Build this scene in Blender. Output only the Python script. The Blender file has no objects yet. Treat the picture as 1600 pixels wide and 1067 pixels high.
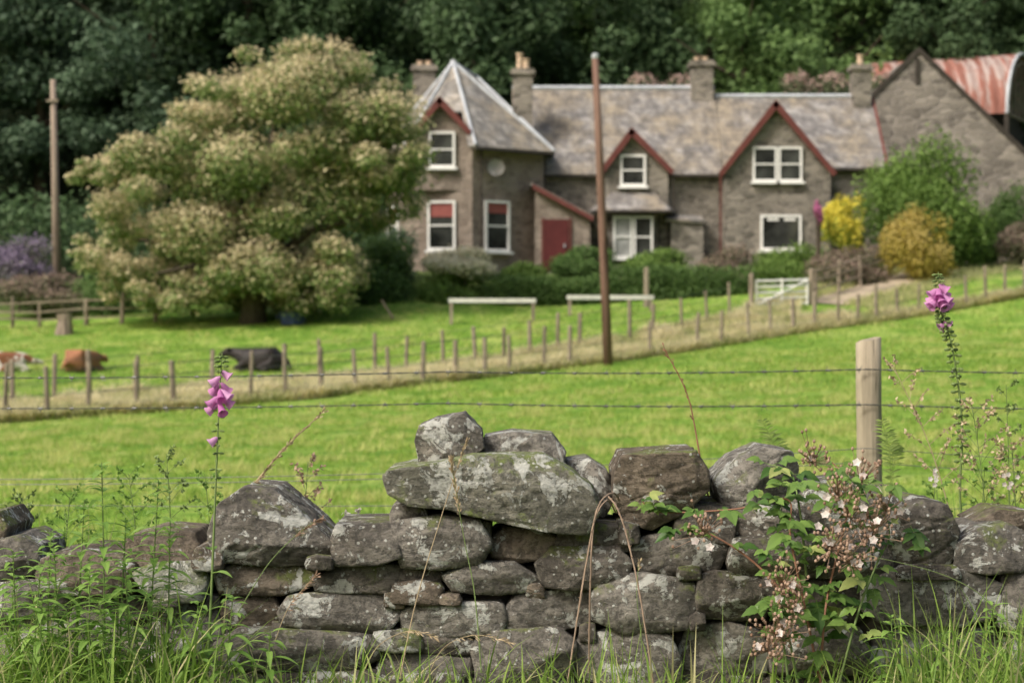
import bpy, bmesh, math, random
import numpy as np
from mathutils import Vector, noise as mn
C = bpy.context.scene.collection
F = 3111.0; CZ = 1.6; HR = 533.5
rng = np.random.default_rng(7); random.seed(7)
def P(px, row, Y): return np.array([(px-800)/F*Y, Y, CZ+(HR-row)*Y/F])
ORG = {}
# ---------------------------------------------------------------- materials
class G:
    def __init__(s, name):
        s.m = bpy.data.materials.new(name); s.m.use_nodes = True
        s.t = s.m.node_tree; s.t.nodes.clear()
        s.out = s.t.nodes.new('ShaderNodeOutputMaterial')
    def n(s, typ): return s.t.nodes.new(typ)
    def set(s, sock, v):
        if isinstance(v, bpy.types.NodeSocket): s.t.links.new(v, sock)
        else:
            if isinstance(v, (tuple, list)) and len(v) == 3 and sock.type == 'RGBA': v = (*v, 1)
            sock.default_value = v
    def coord(s, k='Object'):
        return s.n('ShaderNodeTexCoord').outputs[k]
    def mapping(s, v, scale=(1,1,1), loc=(0,0,0)):
        m = s.n('ShaderNodeMapping'); s.set(m.inputs['Vector'], v); m.inputs['Scale'].default_value = scale
        s.set(m.inputs['Location'], loc); return m.outputs[0]
    def noise(s, v, scale, detail=4, rough=.55, dist=0.):
        m = s.n('ShaderNodeTexNoise'); s.set(m.inputs['Vector'], v); m.inputs['Scale'].default_value = scale
        m.inputs['Detail'].default_value = detail; m.inputs['Roughness'].default_value = rough
        m.inputs['Distortion'].default_value = dist; return m.outputs[0]
    def vor(s, v, scale, feat='F1', out=0):
        m = s.n('ShaderNodeTexVoronoi'); m.feature = feat; s.set(m.inputs['Vector'], v); m.inputs['Scale'].default_value = scale
        return m.outputs[out]
    def ramp(s, fac, stops):
        m = s.n('ShaderNodeValToRGB'); s.set(m.inputs[0], fac)
        e = m.color_ramp.elements
        while len(e) < len(stops): e.new(.5)
        for i, (p, c) in enumerate(stops):
            e[i].position = p
            if not isinstance(c, (tuple, list)): c = (c, c, c)
            e[i].color = (*c[:3], 1)
        return m.outputs[0]
    def mix(s, fac, a, b, typ='MIX'):
        m = s.n('ShaderNodeMix'); m.data_type = 'RGBA'; m.blend_type = typ
        s.set(m.inputs[0], fac); s.set(m.inputs[6], a); s.set(m.inputs[7], b); return m.outputs[2]
    def math(s, op, a, b=0.):
        m = s.n('ShaderNodeMath'); m.operation = op; s.set(m.inputs[0], a); s.set(m.inputs[1], b); return m.outputs[0]
    def sep(s, v):
        m = s.n('ShaderNodeSeparateXYZ'); s.set(m.inputs[0], v); return m.outputs
    def attr(s, k):
        m = s.n('ShaderNodeAttribute'); m.attribute_name = k; return m.outputs['Fac']
    def bump(s, h, st=.5, d=.01):
        m = s.n('ShaderNodeBump'); m.inputs['Strength'].default_value = st; m.inputs['Distance'].default_value = d
        s.set(m.inputs['Height'], h); return m.outputs[0]
    def bsdf(s, col, rough=.8, normal=None, metal=0., spec=.3):
        m = s.n('ShaderNodeBsdfPrincipled'); s.set(m.inputs['Base Color'], col); s.set(m.inputs['Roughness'], rough)
        m.inputs['Metallic'].default_value = metal; m.inputs['Specular IOR Level'].default_value = spec
        if normal is not None: s.t.links.new(normal, m.inputs['Normal'])
        s.last = m.outputs[0]; return s
    def done(s):
        s.t.links.new(s.last, s.out.inputs[0]); return s.m
def plain(name, col, rough=.7, var=.25, sc=8, metal=0.):
    g = G(name); v = g.coord(); nz = g.noise(v, sc, 5)
    c = g.mix(g.ramp(nz, [(.3, 0), (.7, 1)]), tuple(x*(1-var) for x in col), tuple(min(1, x*(1+var)) for x in col))
    return g.bsdf(c, rough, g.bump(nz, .3, .005), metal).done()
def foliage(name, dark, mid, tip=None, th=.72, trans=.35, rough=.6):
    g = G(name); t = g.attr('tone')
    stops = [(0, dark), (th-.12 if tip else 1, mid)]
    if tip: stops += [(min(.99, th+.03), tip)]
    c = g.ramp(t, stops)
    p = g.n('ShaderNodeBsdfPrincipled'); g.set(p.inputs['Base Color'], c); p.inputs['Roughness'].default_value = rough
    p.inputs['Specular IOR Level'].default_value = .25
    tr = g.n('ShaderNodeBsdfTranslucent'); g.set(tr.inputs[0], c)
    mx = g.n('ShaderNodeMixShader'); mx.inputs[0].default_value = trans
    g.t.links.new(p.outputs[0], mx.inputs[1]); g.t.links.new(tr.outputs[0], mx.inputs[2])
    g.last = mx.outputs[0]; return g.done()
def stone_mat(name, ca, cb, moss, lich, mosscol=(.17, .21, .06)):
    g = G(name); oi = g.n('ShaderNodeObjectInfo').outputs['Random']
    co = g.coord(); off = g.math('MULTIPLY', oi, 37.)
    cb_ = g.n('ShaderNodeCombineXYZ'); [g.set(cb_.inputs[i], off) for i in range(3)]
    v = g.n('ShaderNodeVectorMath'); g.set(v.inputs[0], co); g.set(v.inputs[1], cb_.outputs[0]); v = v.outputs[0]
    n1 = g.noise(v, 8, 8, .62); n2 = g.noise(v, 48, 8, .72); strata = g.noise(g.mapping(v, (8, 8, 30)), 1.3, 8, .7, 1.2)
    base = g.mix(g.ramp(n1, [(.35, 0), (.66, 1)]), ca, cb)
    base = g.mix(g.ramp(strata, [(.36, .6), (.52, 0)]), base, tuple(x*.5 for x in ca))
    tint = g.mix(oi, (.8, .77, .72), (1.15, 1.13, 1.08)); base = g.mix(1., base, tint, 'MULTIPLY')
    base = g.mix(g.math('MULTIPLY', g.ramp(n2, [(.43, 1), (.53, 0)]), .65), base, tuple(x*.4 for x in ca))
    geo = g.n('ShaderNodeNewGeometry').outputs['Normal']; nz = g.sep(geo)[2]
    mm = g.noise(v, 7, 9, .7, .3); up = g.math('MULTIPLY', g.math('MAXIMUM', nz, -.15), .12)
    mf = g.ramp(g.math('ADD', mm, up), [(.62-moss, 0), (.70-moss, 1)])
    mf = g.math('MULTIPLY', mf, g.ramp(g.noise(v, 70, 5, .7), [(.35, .1), (.6, 1)]))
    base = g.mix(mf, base, mosscol)
    lm = g.noise(g.mapping(v, (1, 1, 1), (5, 2, 9)), 12, 10, .7, .5)
    lf = g.ramp(lm, [(.63-lich, 0), (.645-lich, 1)]); sp = g.ramp(g.vor(v, 50), [(.16, 1), (.22, 0)])
    sp = g.math('MULTIPLY', sp, g.ramp(g.noise(v, 14, 3), [(.45, 0), (.52, 1)]))
    lf = g.math('MAXIMUM', lf, sp)
    lf = g.math('MULTIPLY', lf, g.ramp(n2, [(.32, .2), (.5, .95)]))
    base = g.mix(lf, base, (.58, .59, .55))
    h = g.math('ADD', g.math('MULTIPLY', strata, .5), g.math('ADD', g.math('MULTIPLY', n2, .9), g.math('MULTIPLY', n1, .7)))
    h = g.math('ADD', h, g.math('MULTIPLY', lf, .12))
    return g.bsdf(base, .92, g.bump(h, 1., .018), 0, .15).done()
def rubble(name, a, b, mort, sc=2.6):
    g = G(name); v = g.mapping(g.coord(), (1, 1, 1.9))
    vv = g.n('ShaderNodeVectorMath'); g.set(vv.inputs[0], v); nn = g.n('ShaderNodeTexNoise'); g.set(nn.inputs['Vector'], v); nn.inputs['Scale'].default_value = 3
    ds = g.n('ShaderNodeVectorMath'); ds.operation = 'MULTIPLY'; g.set(ds.inputs[0], nn.outputs['Color']); ds.inputs[1].default_value = (.25, .25, .25)
    g.set(vv.inputs[1], ds.outputs[0]); v2 = vv.outputs[0]
    cell = g.vor(v2, sc, 'F1', 1); r = g.sep(cell)[0]
    edge = g.vor(v2, sc, 'DISTANCE_TO_EDGE', 0)
    c = g.mix(r, a, b); c = g.mix(g.ramp(g.noise(g.coord(), .5, 6, .65), [(.35, .5), (.65, 0)]), c, tuple(x*.55 for x in a))
    c = g.mix(g.ramp(edge, [(.02, .8), (.07, 0)]), c, mort)
    return g.bsdf(c, .9, g.bump(g.math('ADD', g.ramp(edge, [(0, 0), (.1, 1)]), r), .6, .05), 0, .1).done()
def slate(name, a, b, lich, row=.22):
    g = G(name); co = g.coord(); s = g.sep(co)
    z = g.math('DIVIDE', s[2], row); fr = g.math('FRACT', z); fl = g.math('FLOOR', z)
    x = g.math('ADD', g.math('DIVIDE', g.math('ADD', s[0], s[1]), .3), g.math('MULTIPLY', fl, .5)); xf = g.math('FRACT', x)
    cb = g.n('ShaderNodeCombineXYZ'); g.set(cb.inputs[0], g.math('FLOOR', x)); g.set(cb.inputs[1], fl)
    wn = g.n('ShaderNodeTexWhiteNoise'); g.set(wn.inputs['Vector'], cb.outputs[0])
    c = g.mix(wn.outputs['Value'], a, b)
    big = g.noise(co, .55, 8, .65); c = g.mix(g.ramp(big, [(.42, 0), (.6, .85)]), c, lich)
    streak = g.noise(g.mapping(co, (2.5, 2.5, .5)), 1, 6, .7); c = g.mix(g.ramp(streak, [(.4, .7), (.58, 0)]), c, tuple(q*.45 for q in a))
    c = g.mix(g.ramp(fr, [(.0, .6), (.14, 0)]), c, (.05, .05, .05))
    c = g.mix(g.ramp(xf, [(.0, .4), (.08, 0)]), c, (.05, .05, .05))
    return g.bsdf(c, .75, g.bump(g.math('ADD', fr, wn.outputs['Value']), .4, .03), 0, .25).done()
def wood(name, a, b, sc=1., dk=.9):
    g = G(name); v = g.coord(); w = g.noise(g.mapping(v, (40*sc, 40*sc, 2.2*sc)), 1, 8, .65, .4)
    k = g.noise(v, 5*sc, 5); c = g.mix(g.ramp(w, [(.3, 0), (.65, 1)]), a, b)
    c = g.mix(g.ramp(w, [(.36, dk), (.42, 0)]), c, tuple(x*.35 for x in a)); c = g.mix(g.ramp(k, [(.5, 0), (.75, .5)]), c, tuple(x*.8 for x in a))
    return g.bsdf(c, .9, g.bump(w, .9, .01), 0, .1).done()
M = {}
M['stone'] = stone_mat('grey_fieldstone', (.165, .157, .145), (.36, .345, .32), .0, .085)
M['stone_moss'] = stone_mat('mossy_fieldstone', (.17, .17, .15), (.35, .345, .30), .12, .10, (.20, .25, .08))
M['stone_pale'] = stone_mat('pale_fieldstone', (.30, .32, .28), (.48, .50, .45), .05, .08)
M['stone_brown'] = stone_mat('brown_fieldstone', (.15, .128, .105), (.34, .295, .245), .0, .06)
M['stone_dark'] = stone_mat('dark_fieldstone', (.115, .106, .096), (.27, .252, .228), .03, .065)
M['core'] = plain('gap_shade_hearting', (.075, .068, .058), .95, .6, 20)  # hearting coloured dark, so shade in the gaps between stones is painted in
M['wall_brown'] = rubble('pinkish_rubble_masonry', (.215, .175, .145), (.385, .325, .275), (.33, .28, .245), 2.6)
M['wall_grey'] = rubble('grey_rubble_masonry', (.135, .125, .108), (.37, .335, .29), (.31, .28, .245), 2.4)
M['wall_barn'] = rubble('barn_rubble_masonry', (.15, .135, .12), (.40, .36, .315), (.31, .28, .255), 1.8)
M['slate'] = slate('weathered_slate', (.19, .18, .18), (.36, .345, .335), (.32, .27, .20))
M['slate_tower'] = slate('tower_slate', (.22, .21, .20), (.40, .38, .36), (.38, .32, .24))
M['lead'] = plain('lead_flashing', (.46, .49, .53), .5, .2, 3)
M['red'] = plain('dark_red_paint', (.13, .04, .034), .6, .2, 3)
M['reddoor'] = plain('red_door_paint', (.10, .02, .02), .6, .15, 3)
M['white'] = plain('white_paint', (.80, .80, .78), .5, .06, 3)
M['greyrail'] = plain('weathered_white_paint', (.6, .6, .57), .7, .2, 3)
M['blind'] = plain('red_blind', (.28, .09, .08), .8, .1, 3)
g = G('window_glass'); M['glass'] = g.bsdf(g.ramp(g.noise(g.coord(), .9, 3), [(.4, (.012, .014, .014)), (.65, (.06, .065, .06))]), .12, None, 0, .5).done()
M['curtain'] = plain('pale_curtain', (.30, .31, .30), .9, .4, 2)
M['pot'] = plain('clay_pot', (.5, .38, .27), .8, .2, 6)
M['dish'] = plain('grey_dish', (.33, .32, .31), .5, .05, 3)
g = G('rusty_corrugated_iron'); v = g.coord(); s_ = g.sep(v)
w = g.math('SINE', g.math('MULTIPLY', s_[0], 14.)); pn = g.noise(g.mapping(v, (1.6, .2, .2)), 1.3, 6, .7)
c_ = g.ramp(pn, [(.34, (.20, .07, .05)), (.48, (.30, .13, .10)), (.56, (.40, .35, .33)), (.66, (.24, .10, .08))])
M['rust'] = g.bsdf(g.mix(g.ramp(w, [(.0, .35), (.6, 0)]), c_, (.12, .06, .05)), .8, g.bump(w, .6, .03)).done()
M['timber_dark'] = plain('dark_timber', (.05, .043, .036), .9, .3, 3)
M['dirt'] = plain('pale_dirt', (.36, .30, .22), .95, .3, .9)
M['bark'] = wood('bark', (.05, .04, .03), (.12, .1, .075), .2)
M['pole'] = wood('telegraph_pole_wood', (.12, .07, .055), (.22, .14, .11), .15)
M['palepole'] = wood('pale_pole_wood', (.19, .15, .125), (.32, .26, .21), .15)
M['post'] = wood('weathered_post_wood', (.24, .205, .15), (.40, .35, .265), .8, .55)
M['farpost'] = wood('field_post_wood', (.16, .13, .10), (.34, .29, .23), .3)
M['wire'] = plain('galvanised_wire', (.16, .16, .16), .5, .3, 60, .6)
M['tarp'] = plain('blue_plastic', (.03, .05, .11), .5, .2, 4)
M['cow_black'] = plain('black_hide', (.02, .016, .016), .6, .3, 3)
M['cow_brown'] = plain('brown_hide', (.27, .12, .06), .7, .3, 3)
g = G('patched_hide'); M['cow_patch'] = g.bsdf(g.ramp(g.noise(g.coord(), 1.6, 2), [(.47, (.22, .09, .045)), (.5, (.62, .58, .53))]), .7).done()
# foliage
M['f_wood'] = foliage('shade_toned_wood_leaves', (.045, .08, .038), (.13, .215, .095), None, .7, .4)  # shade over the wood is put into this darker leaf colour
M['f_wood_light'] = foliage('mid_wood_leaves', (.08, .15, .05), (.21, .33, .11), None, .7, .4)
M['f_wood_blue'] = foliage('blue_green_wood_leaves', (.055, .095, .058), (.14, .22, .13), None, .7, .4)
M['f_big'] = foliage('flowering_tree_leaves', (.07, .13, .04), (.24, .32, .11), (.64, .56, .36), .58, .4)
M['f_hedge'] = foliage('hedge_leaves', (.05, .095, .028), (.14, .24, .065), None, .7, .35)
M['f_green'] = foliage('fresh_green_leaves', (.07, .14, .03), (.22, .34, .08), None, .7, .4)
M['f_yellow'] = foliage('yellow_blossom_leaves', (.14, .24, .03), (.34, .40, .06), (.78, .68, .10), .55, .35)
M['f_gold'] = foliage('golden_leaves', (.15, .16, .03), (.40, .33, .06), (.52, .42, .14), .6, .35)
M['f_cream'] = foliage('cream_blossom_leaves', (.12, .20, .06), (.32, .38, .18), (.78, .74, .56), .44, .35)
M['f_purple'] = foliage('purple_blossom_leaves', (.08, .11, .07), (.18, .20, .14), (.27, .22, .32), .5, .35)
M['f_pink'] = foliage('pink_blossom_leaves', (.06, .11, .05), (.15, .19, .10), (.50, .36, .32), .62, .35)
M['f_foxpink'] = foliage('magenta_blossom_leaves', (.10, .14, .05), (.40, .14, .25), (.6, .2, .4), .5, .35)
M['f_heather'] = foliage('dusky_shrub_leaves', (.06, .09, .04), (.17, .18, .10), (.28, .21, .17), .6, .35)
M['f_fg'] = foliage('verge_plant_leaves', (.12, .24, .045), (.34, .52, .13), None, .7, .45, .45)
M['f_fern'] = foliage('fern_leaves', (.16, .24, .06), (.32, .42, .12), None, .7, .45, .6)
M['f_grass'] = foliage('long_grass', (.13, .24, .04), (.36, .52, .11), (.55, .52, .27), .88, .5, .5)
M['f_field'] = foliage('pasture_blades', (.13, .27, .035), (.33, .46, .08), (.54, .56, .2), .85, .45, .6)
M['f_rough'] = foliage('rough_dry_grass', (.38, .45, .17), (.66, .62, .34), (.78, .72, .48), .55, .55, .8)
M['f_bramble'] = foliage('bramble_leaves', (.07, .15, .035), (.22, .35, .085), (.40, .46, .16), .85, .4, .4)
M['petal'] = foliage('white_petals', (.66, .56, .53), (.85, .82, .78), None, .7, .4)
M['bud'] = foliage('brown_pink_buds', (.30, .19, .13), (.58, .42, .32), None, .7, .3)
M['fox'] = foliage('foxglove_petals', (.62, .22, .52), (.80, .46, .74), None, .7, .45, .5)
M['stem'] = foliage('green_stem', (.14, .21, .07), (.25, .34, .12), None, .7, .2)
M['dry'] = foliage('dry_stalk', (.36, .27, .16), (.6, .5, .34), None, .7, .2, .8)
M['drybr'] = foliage('dead_bramble_cane', (.18, .12, .085), (.36, .275, .205), None, .7, .05, .8)
M['redcane'] = foliage('red_brown_stalk', (.26, .12, .08), (.38, .2, .13), None, .7, .1, .7)
# ground
g = G('pasture_ground'); v = g.coord(); yy = g.sep(v)[1]
n1 = g.noise(g.mapping(v, (.35, .16, .3)), 1, 5, .6); n2 = g.noise(g.mapping(v, (1, .55, 1)), .9, 7, .7); n3 = g.noise(g.mapping(v, (1, .5, 1)), 5, 5, .75)
c_ = g.mix(g.ramp(n1, [(.3, 0), (.7, 1)]), (.14, .27, .035), (.26, .40, .07))
c_ = g.mix(g.ramp(n2, [(.46, 0), (.64, .85)]), c_, (.44, .49, .15))
c_ = g.mix(g.ramp(n2, [(.34, .8), (.47, 0)]), c_, (.08, .19, .025))
c_ = g.mix(g.ramp(n3, [(.36, .8), (.54, 0)]), c_, (.08, .18, .03))
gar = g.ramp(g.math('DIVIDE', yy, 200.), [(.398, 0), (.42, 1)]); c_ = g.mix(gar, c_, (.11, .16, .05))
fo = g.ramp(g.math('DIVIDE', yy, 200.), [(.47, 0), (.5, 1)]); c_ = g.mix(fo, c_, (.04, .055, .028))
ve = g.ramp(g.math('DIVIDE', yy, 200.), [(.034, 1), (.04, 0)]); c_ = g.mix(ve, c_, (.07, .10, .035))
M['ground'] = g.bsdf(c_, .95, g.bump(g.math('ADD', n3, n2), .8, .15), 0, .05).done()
# ---------------------------------------------------------------- helpers
def tag(o, label=None, cat=None, group=None, kind=None):
    if label: o['label'] = label
    if cat: o['category'] = cat
    if group: o['group'] = group
    if kind: o['kind'] = kind
    return o
def link(name, me, org, parent=None, mat=None):
    o = bpy.data.objects.new(name, me); C.objects.link(o)
    org = Vector(org)
    ORG[o.name] = org
    if parent: o.parent = parent; o.location = org-ORG[parent.name]
    else: o.location = org
    if mat is not None: me.materials.append(mat)
    return o
def thing(name, loc, label, cat, group=None):
    o = bpy.data.objects.new(name, None); C.objects.link(o); o.location = Vector(loc); ORG[o.name] = Vector(loc)
    o.empty_display_size = .1
    return tag(o, label, cat, group)
class MB:
    def __init__(s): s.v = []; s.f = []; s.t = []
    def add(s, vs, fs, tone=None):
        b = len(s.v); s.v += [tuple(x) for x in vs]; s.f += [tuple(i+b for i in f) for f in fs]
        tn = random.random() if tone is None else tone; s.t += [tn]*len(vs)
    def box(s, c, sz, ang=0., tilt=0.):
        ca, sa = math.cos(ang), math.sin(ang); vs = []
        for x in (-.5, .5):
            for y in (-.5, .5):
                for z in (-.5, .5):
                    lx, ly, lz = x*sz[0], y*sz[1], z*sz[2]
                    if tilt: lx, lz = lx*math.cos(tilt)-lz*math.sin(tilt), lx*math.sin(tilt)+lz*math.cos(tilt)
                    vs.append((c[0]+lx*ca-ly*sa, c[1]+lx*sa+ly*ca, c[2]+lz))
        s.add(vs, [(0,1,3,2),(4,6,7,5),(0,4,5,1),(2,3,7,6),(0,2,6,4),(1,5,7,3)])
    def slab(s, pts, t):
        pts = [Vector(p) for p in pts]; n = (pts[1]-pts[0]).cross(pts[2]-pts[0]).normalized()
        if n.z < 0: pts.reverse(); n = -n
        k = len(pts); s.add(pts+[p-n*t for p in pts], [tuple(range(k)), tuple(range(2*k-1, k-1, -1))]+[(i, i+k, (i+1) % k+k, (i+1) % k) for i in range(k)])
    def prism(s, pts, d):
        pts = [Vector(p) for p in pts]; d = Vector(d); k = len(pts)
        s.add(pts+[p+d for p in pts], [tuple(range(k)), tuple(range(2*k-1, k-1, -1))]+[(i, i+k, (i+1) % k+k, (i+1) % k) for i in range(k)])
    def tube(s, pts, rad, n=6, tone=None, jit=0.):
        pts = [Vector(p) for p in pts]; k = len(pts)
        if not isinstance(rad, (list, tuple)): rad = [rad]*k
        vs = []; u = None
        for i, p in enumerate(pts):
            d = (pts[min(i+1, k-1)]-pts[max(i-1, 0)]).normalized()
            if u is None: u = d.orthogonal().normalized()
            u = (u-d*u.dot(d)).normalized(); w = d.cross(u)
            for j in range(n):
                a = 2*math.pi*j/n; r = rad[i]*(1+jit*random.uniform(-1, 1)); vs.append(p+(u*math.cos(a)+w*math.sin(a))*r)
        fs = [(i*n+j, i*n+(j+1) % n, (i+1)*n+(j+1) % n, (i+1)*n+j) for i in range(k-1) for j in range(n)]
        fs += [tuple(range(n-1, -1, -1)), tuple((k-1)*n+j for j in range(n))]
        s.add(vs, fs, tone)
    def leaf(s, p, d, up, L, W, droop=.2, seg=5, serr=0., fold=.25, tone=None, pw=.8):
        p, d, up = Vector(p), Vector(d).normalized(), Vector(up)
        sd = d.cross(up); sd = sd.normalized() if sd.length > 1e-4 else d.orthogonal().normalized()
        nn = sd.cross(d).normalized(); vs = []
        for i in range(seg+1):
            t = i/seg; w = W*.5*math.sin(math.pi*min(1, max(0, t**pw)))
            if serr and i % 2: w *= (1-serr)
            c = p+d*(L*t)-Vector((0, 0, 1))*(droop*L*t*t)
            vs += [c-sd*w+nn*w*fold, c, c+sd*w+nn*w*fold]
        fs = []
        for i in range(seg):
            a = i*3; fs += [(a, a+1, a+4, a+3), (a+1, a+2, a+5, a+4)]
        s.add(vs, fs, tone)
    def build(s, name, mat, parent=None, org=None, smooth=False):
        if org is None: org = ORG[parent.name] if parent else (0, 0, 0)
        org = Vector(org); me = bpy.data.meshes.new(name)
        me.from_pydata([Vector(v)-org for v in s.v], [], s.f)
        a = me.attributes.new('tone', 'FLOAT', 'POINT'); a.data.foreach_set('value', np.array(s.t, dtype=np.float32))
        if smooth: me.shade_smooth()
        me.update(); return link(name, me, org, parent, mat)
def np_mesh(name, verts, tone, mat, parent=None, org=(0, 0, 0), idx=None, smooth=False):
    me = bpy.data.meshes.new(name); v = (verts-np.array(org)).astype(np.float32)
    me.vertices.add(len(v)); me.vertices.foreach_set('co', v.ravel())
    idx = idx.astype(np.int32); me.loops.add(idx.size); me.loops.foreach_set('vertex_index', idx.ravel())
    k = idx.shape[1]; me.polygons.add(idx.shape[0]); me.polygons.foreach_set('loop_start', np.arange(0, idx.size, k, dtype=np.int32))
    me.polygons.foreach_set('loop_total', np.full(idx.shape[0], k, dtype=np.int32))
    a = me.attributes.new('tone', 'FLOAT', 'POINT'); a.data.foreach_set('value', tone.astype(np.float32))
    me.update(calc_edges=True)
    if smooth: me.shade_smooth()
    return link(name, me, org, parent, mat)
def unit(n):
    d = rng.normal(size=(n, 3)); return d/np.linalg.norm(d, axis=1, keepdims=True)
def leafcloud(name, clumps, n, size, mat, parent=None, org=(0, 0, 0), inner=.55, zmin=None, tb=0., spread=.12):
    cl = np.array(clumps, float); wgt = (cl[:, 3]*cl[:, 5]); wgt /= wgt.sum()
    i = rng.choice(len(cl), n, p=wgt); d = unit(n); r = inner+(1-inner)*rng.random(n)**.5
    r *= 1+spread*rng.normal(size=n)
    p = cl[i, :3]+d*r[:, None]*cl[i, 3:6]
    nm = d*.7+unit(n)*.8; nm[:, 2] += .25; nm /= np.linalg.norm(nm, axis=1, keepdims=True)
    t = np.cross(nm, unit(n)); t /= np.linalg.norm(t, axis=1, keepdims=True); b = np.cross(nm, t)
    s = size*(.6+.8*rng.random(n))[:, None]
    V = np.stack([p-t*s*.6, p-b*s*.32+nm*s*.08, p+t*s*.6, p+b*s*.32+nm*s*.08], 1).reshape(-1, 3)
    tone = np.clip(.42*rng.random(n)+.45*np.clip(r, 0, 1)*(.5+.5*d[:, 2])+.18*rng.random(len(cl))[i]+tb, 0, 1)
    return np_mesh(name, V, np.repeat(tone, 4), mat, parent, org, np.arange(n*4).reshape(n, 4))
def blades(name, base, h, w, bend, mat, seg=3, parent=None, org=(0, 0, 0), az=None, tone=None):
    n = len(base); az = rng.random(n)*2*np.pi if az is None else az
    d = np.stack([np.cos(az), np.sin(az), np.zeros(n)], 1); pa = az+np.pi/2+rng.normal(size=n)*.5
    sd = np.stack([np.cos(pa), np.sin(pa), np.zeros(n)], 1)
    t = np.linspace(0, 1, seg+1)
    up = h[:, None]*(t[None]-.45*np.minimum(bend, 1.4)[:, None]*t[None]**2.2); out = (h*bend)[:, None]*t[None]**2*.8
    c = base[:, None, :]+d[:, None, :]*out[..., None]; c[..., 2] += up
    ww = (w[:, None]*.5*(1-t[None]**1.6*.97))[..., None]*sd[:, None, :]
    V = np.stack([c-ww, c+ww], 2).reshape(-1, 3)
    k = np.arange(seg); f = np.stack([2*k, 2*k+1, 2*k+3, 2*k+2], 1)
    idx = (f[None]+(np.arange(n)*(2*seg+2))[:, None, None]).reshape(-1, 4)
    tone = rng.random(n) if tone is None else tone
    return np_mesh(name, V, np.repeat(tone, 2*seg+2), mat, parent, org, idx)
# ---------------------------------------------------------------- terrain
ctl = []
for px, row, Y in [(0,660,46),(250,643,48.5),(500,621,51),(660,601,55),(850,579,59),(1000,559,62),(1090,546,64.5),(1240,521,68),(1400,499,71.5),(1600,463,75),(1750,440,78),(-200,672,45),
    (80,636,50),(330,612,54),(586,592,58),(743,571,62),(905,546,65),(1065,516,69),(1165,493,72),
    (400,580,62),(130,580,62),(-100,580,62),(0,518,76),(-250,520,76),(250,510,76),(500,493,77),(700,489,77),(850,480,79),(1020,490,75),(1180,478,76),
    (640,420,86),(850,420,87),(1100,418,88),(1300,412,88),(1440,432,81),(1600,402,92),(1800,380,95),(0,462,90),(300,455,90),(1500,385,97)]:
    p = P(px, row, Y); ctl.append(p)
for x, y, z in [(-4,8,.12),(0,8,.14),(4,8,.2),(-5,15,.0),(0,15,.02),(5,15,.12),(-6,24,-.08),(0,24,-.02),(6,24,.18),(-9,34,-.2),(0,34,.0),(9,36,.45),(14,50,1.2),(5,48,.5),(-20,45,-.3),(25,60,2.2),(-30,75,2.0),(35,80,4.),(-12,3,.1),(12,3,.1)]:
    ctl.append(np.array([x, y, z]))
ctl = np.array(ctl); XY = ctl[:, :2]/10
def phi(r2): return np.where(r2 > 1e-9, .5*r2*np.log(np.maximum(r2, 1e-9)), 0)
n = len(XY); K = phi(((XY[:, None]-XY[None])**2).sum(-1))+np.eye(n)*.02; Pm = np.hstack([np.ones((n, 1)), XY])
A = np.vstack([np.hstack([K, Pm]), np.hstack([Pm.T, np.zeros((3, 3))])]); sol = np.linalg.solve(A, np.concatenate([ctl[:, 2], np.zeros(3)]))
def sm(a, b, x): t = np.clip((x-a)/(b-a), 0, 1); return t*t*(3-2*t)
def TZ(x, y):
    x = np.atleast_1d(np.asarray(x, float)); y = np.atleast_1d(np.asarray(y, float)); shp = x.shape; x = x.ravel(); y = y.ravel()
    yc = np.minimum(y, 97); xc = np.clip(x, -32, 36); q = np.stack([xc, np.maximum(yc, 7.5)], 1)/10
    z = phi(((q[:, None]-XY[None])**2).sum(-1))@sol[:n]+sol[n]+q@sol[n+1:]
    z = z+.5*np.clip(y-99, 0, 130)
    z = z*sm(5.7, 7.6, y)+.64*(1-sm(5.7, 7.6, y))
    return z.reshape(shp)
def tz(x, y): return float(TZ(x, y)[0])
def PT(px, Y): x = (px-800)/F*Y; return (x, Y, tz(x, Y))
ys = np.concatenate([np.arange(-6, 10, .5), np.arange(10, 100, .7), np.arange(100, 160, 3), np.arange(160, 900, 30)])
xs = np.concatenate([np.arange(-600, -60, 30), np.arange(-60, -30, 3), np.arange(-30, 34, .8), np.arange(34, 60, 3), np.arange(60, 620, 30)])
gx, gy = np.meshgrid(xs, ys); gz = TZ(gx, gy); gv = np.stack([gx, gy, gz], -1).reshape(-1, 3)
a = np.arange(len(ys)-1)[:, None]*len(xs)+np.arange(len(xs)-1)[None]; gi = np.stack([a, a+1, a+len(xs)+1, a+len(xs)], -1).reshape(-1, 4)
o = np_mesh('ground', gv, np.zeros(len(gv)), M['ground'], idx=gi, smooth=True); tag(o, kind='structure')
def ribbon(name, line, w, dz, mat):
    pts = []
    for (p0, p1) in zip(line[:-1], line[1:]):
        for k in range(12): t = k/12; pts.append((p0[0]*(1-t)+p1[0]*t, p0[1]*(1-t)+p1[1]*t))
    pts.append(line[-1]); V = []
    for i, p in enumerate(pts):
        a_, b_ = pts[max(0, i-1)], pts[min(len(pts)-1, i+1)]; d = Vector((b_[0]-a_[0], b_[1]-a_[1])).normalized(); s = Vector((-d.y, d.x)); ww = w*(1+.35*mn.noise(Vector((p[0]*.8, p[1]*.8, 0))))
        for k in range(5):
            q = Vector(p)+s*ww*(k/4-.5); V.append((q.x, q.y, tz(q.x, q.y)+dz))
    mb = MB(); mb.add(V, [(i*5+k, i*5+k+1, i*5+k+6, i*5+k+5) for i in range(len(pts)-1) for k in range(4)])
    return mb.build(name, mat, smooth=True)
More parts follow.
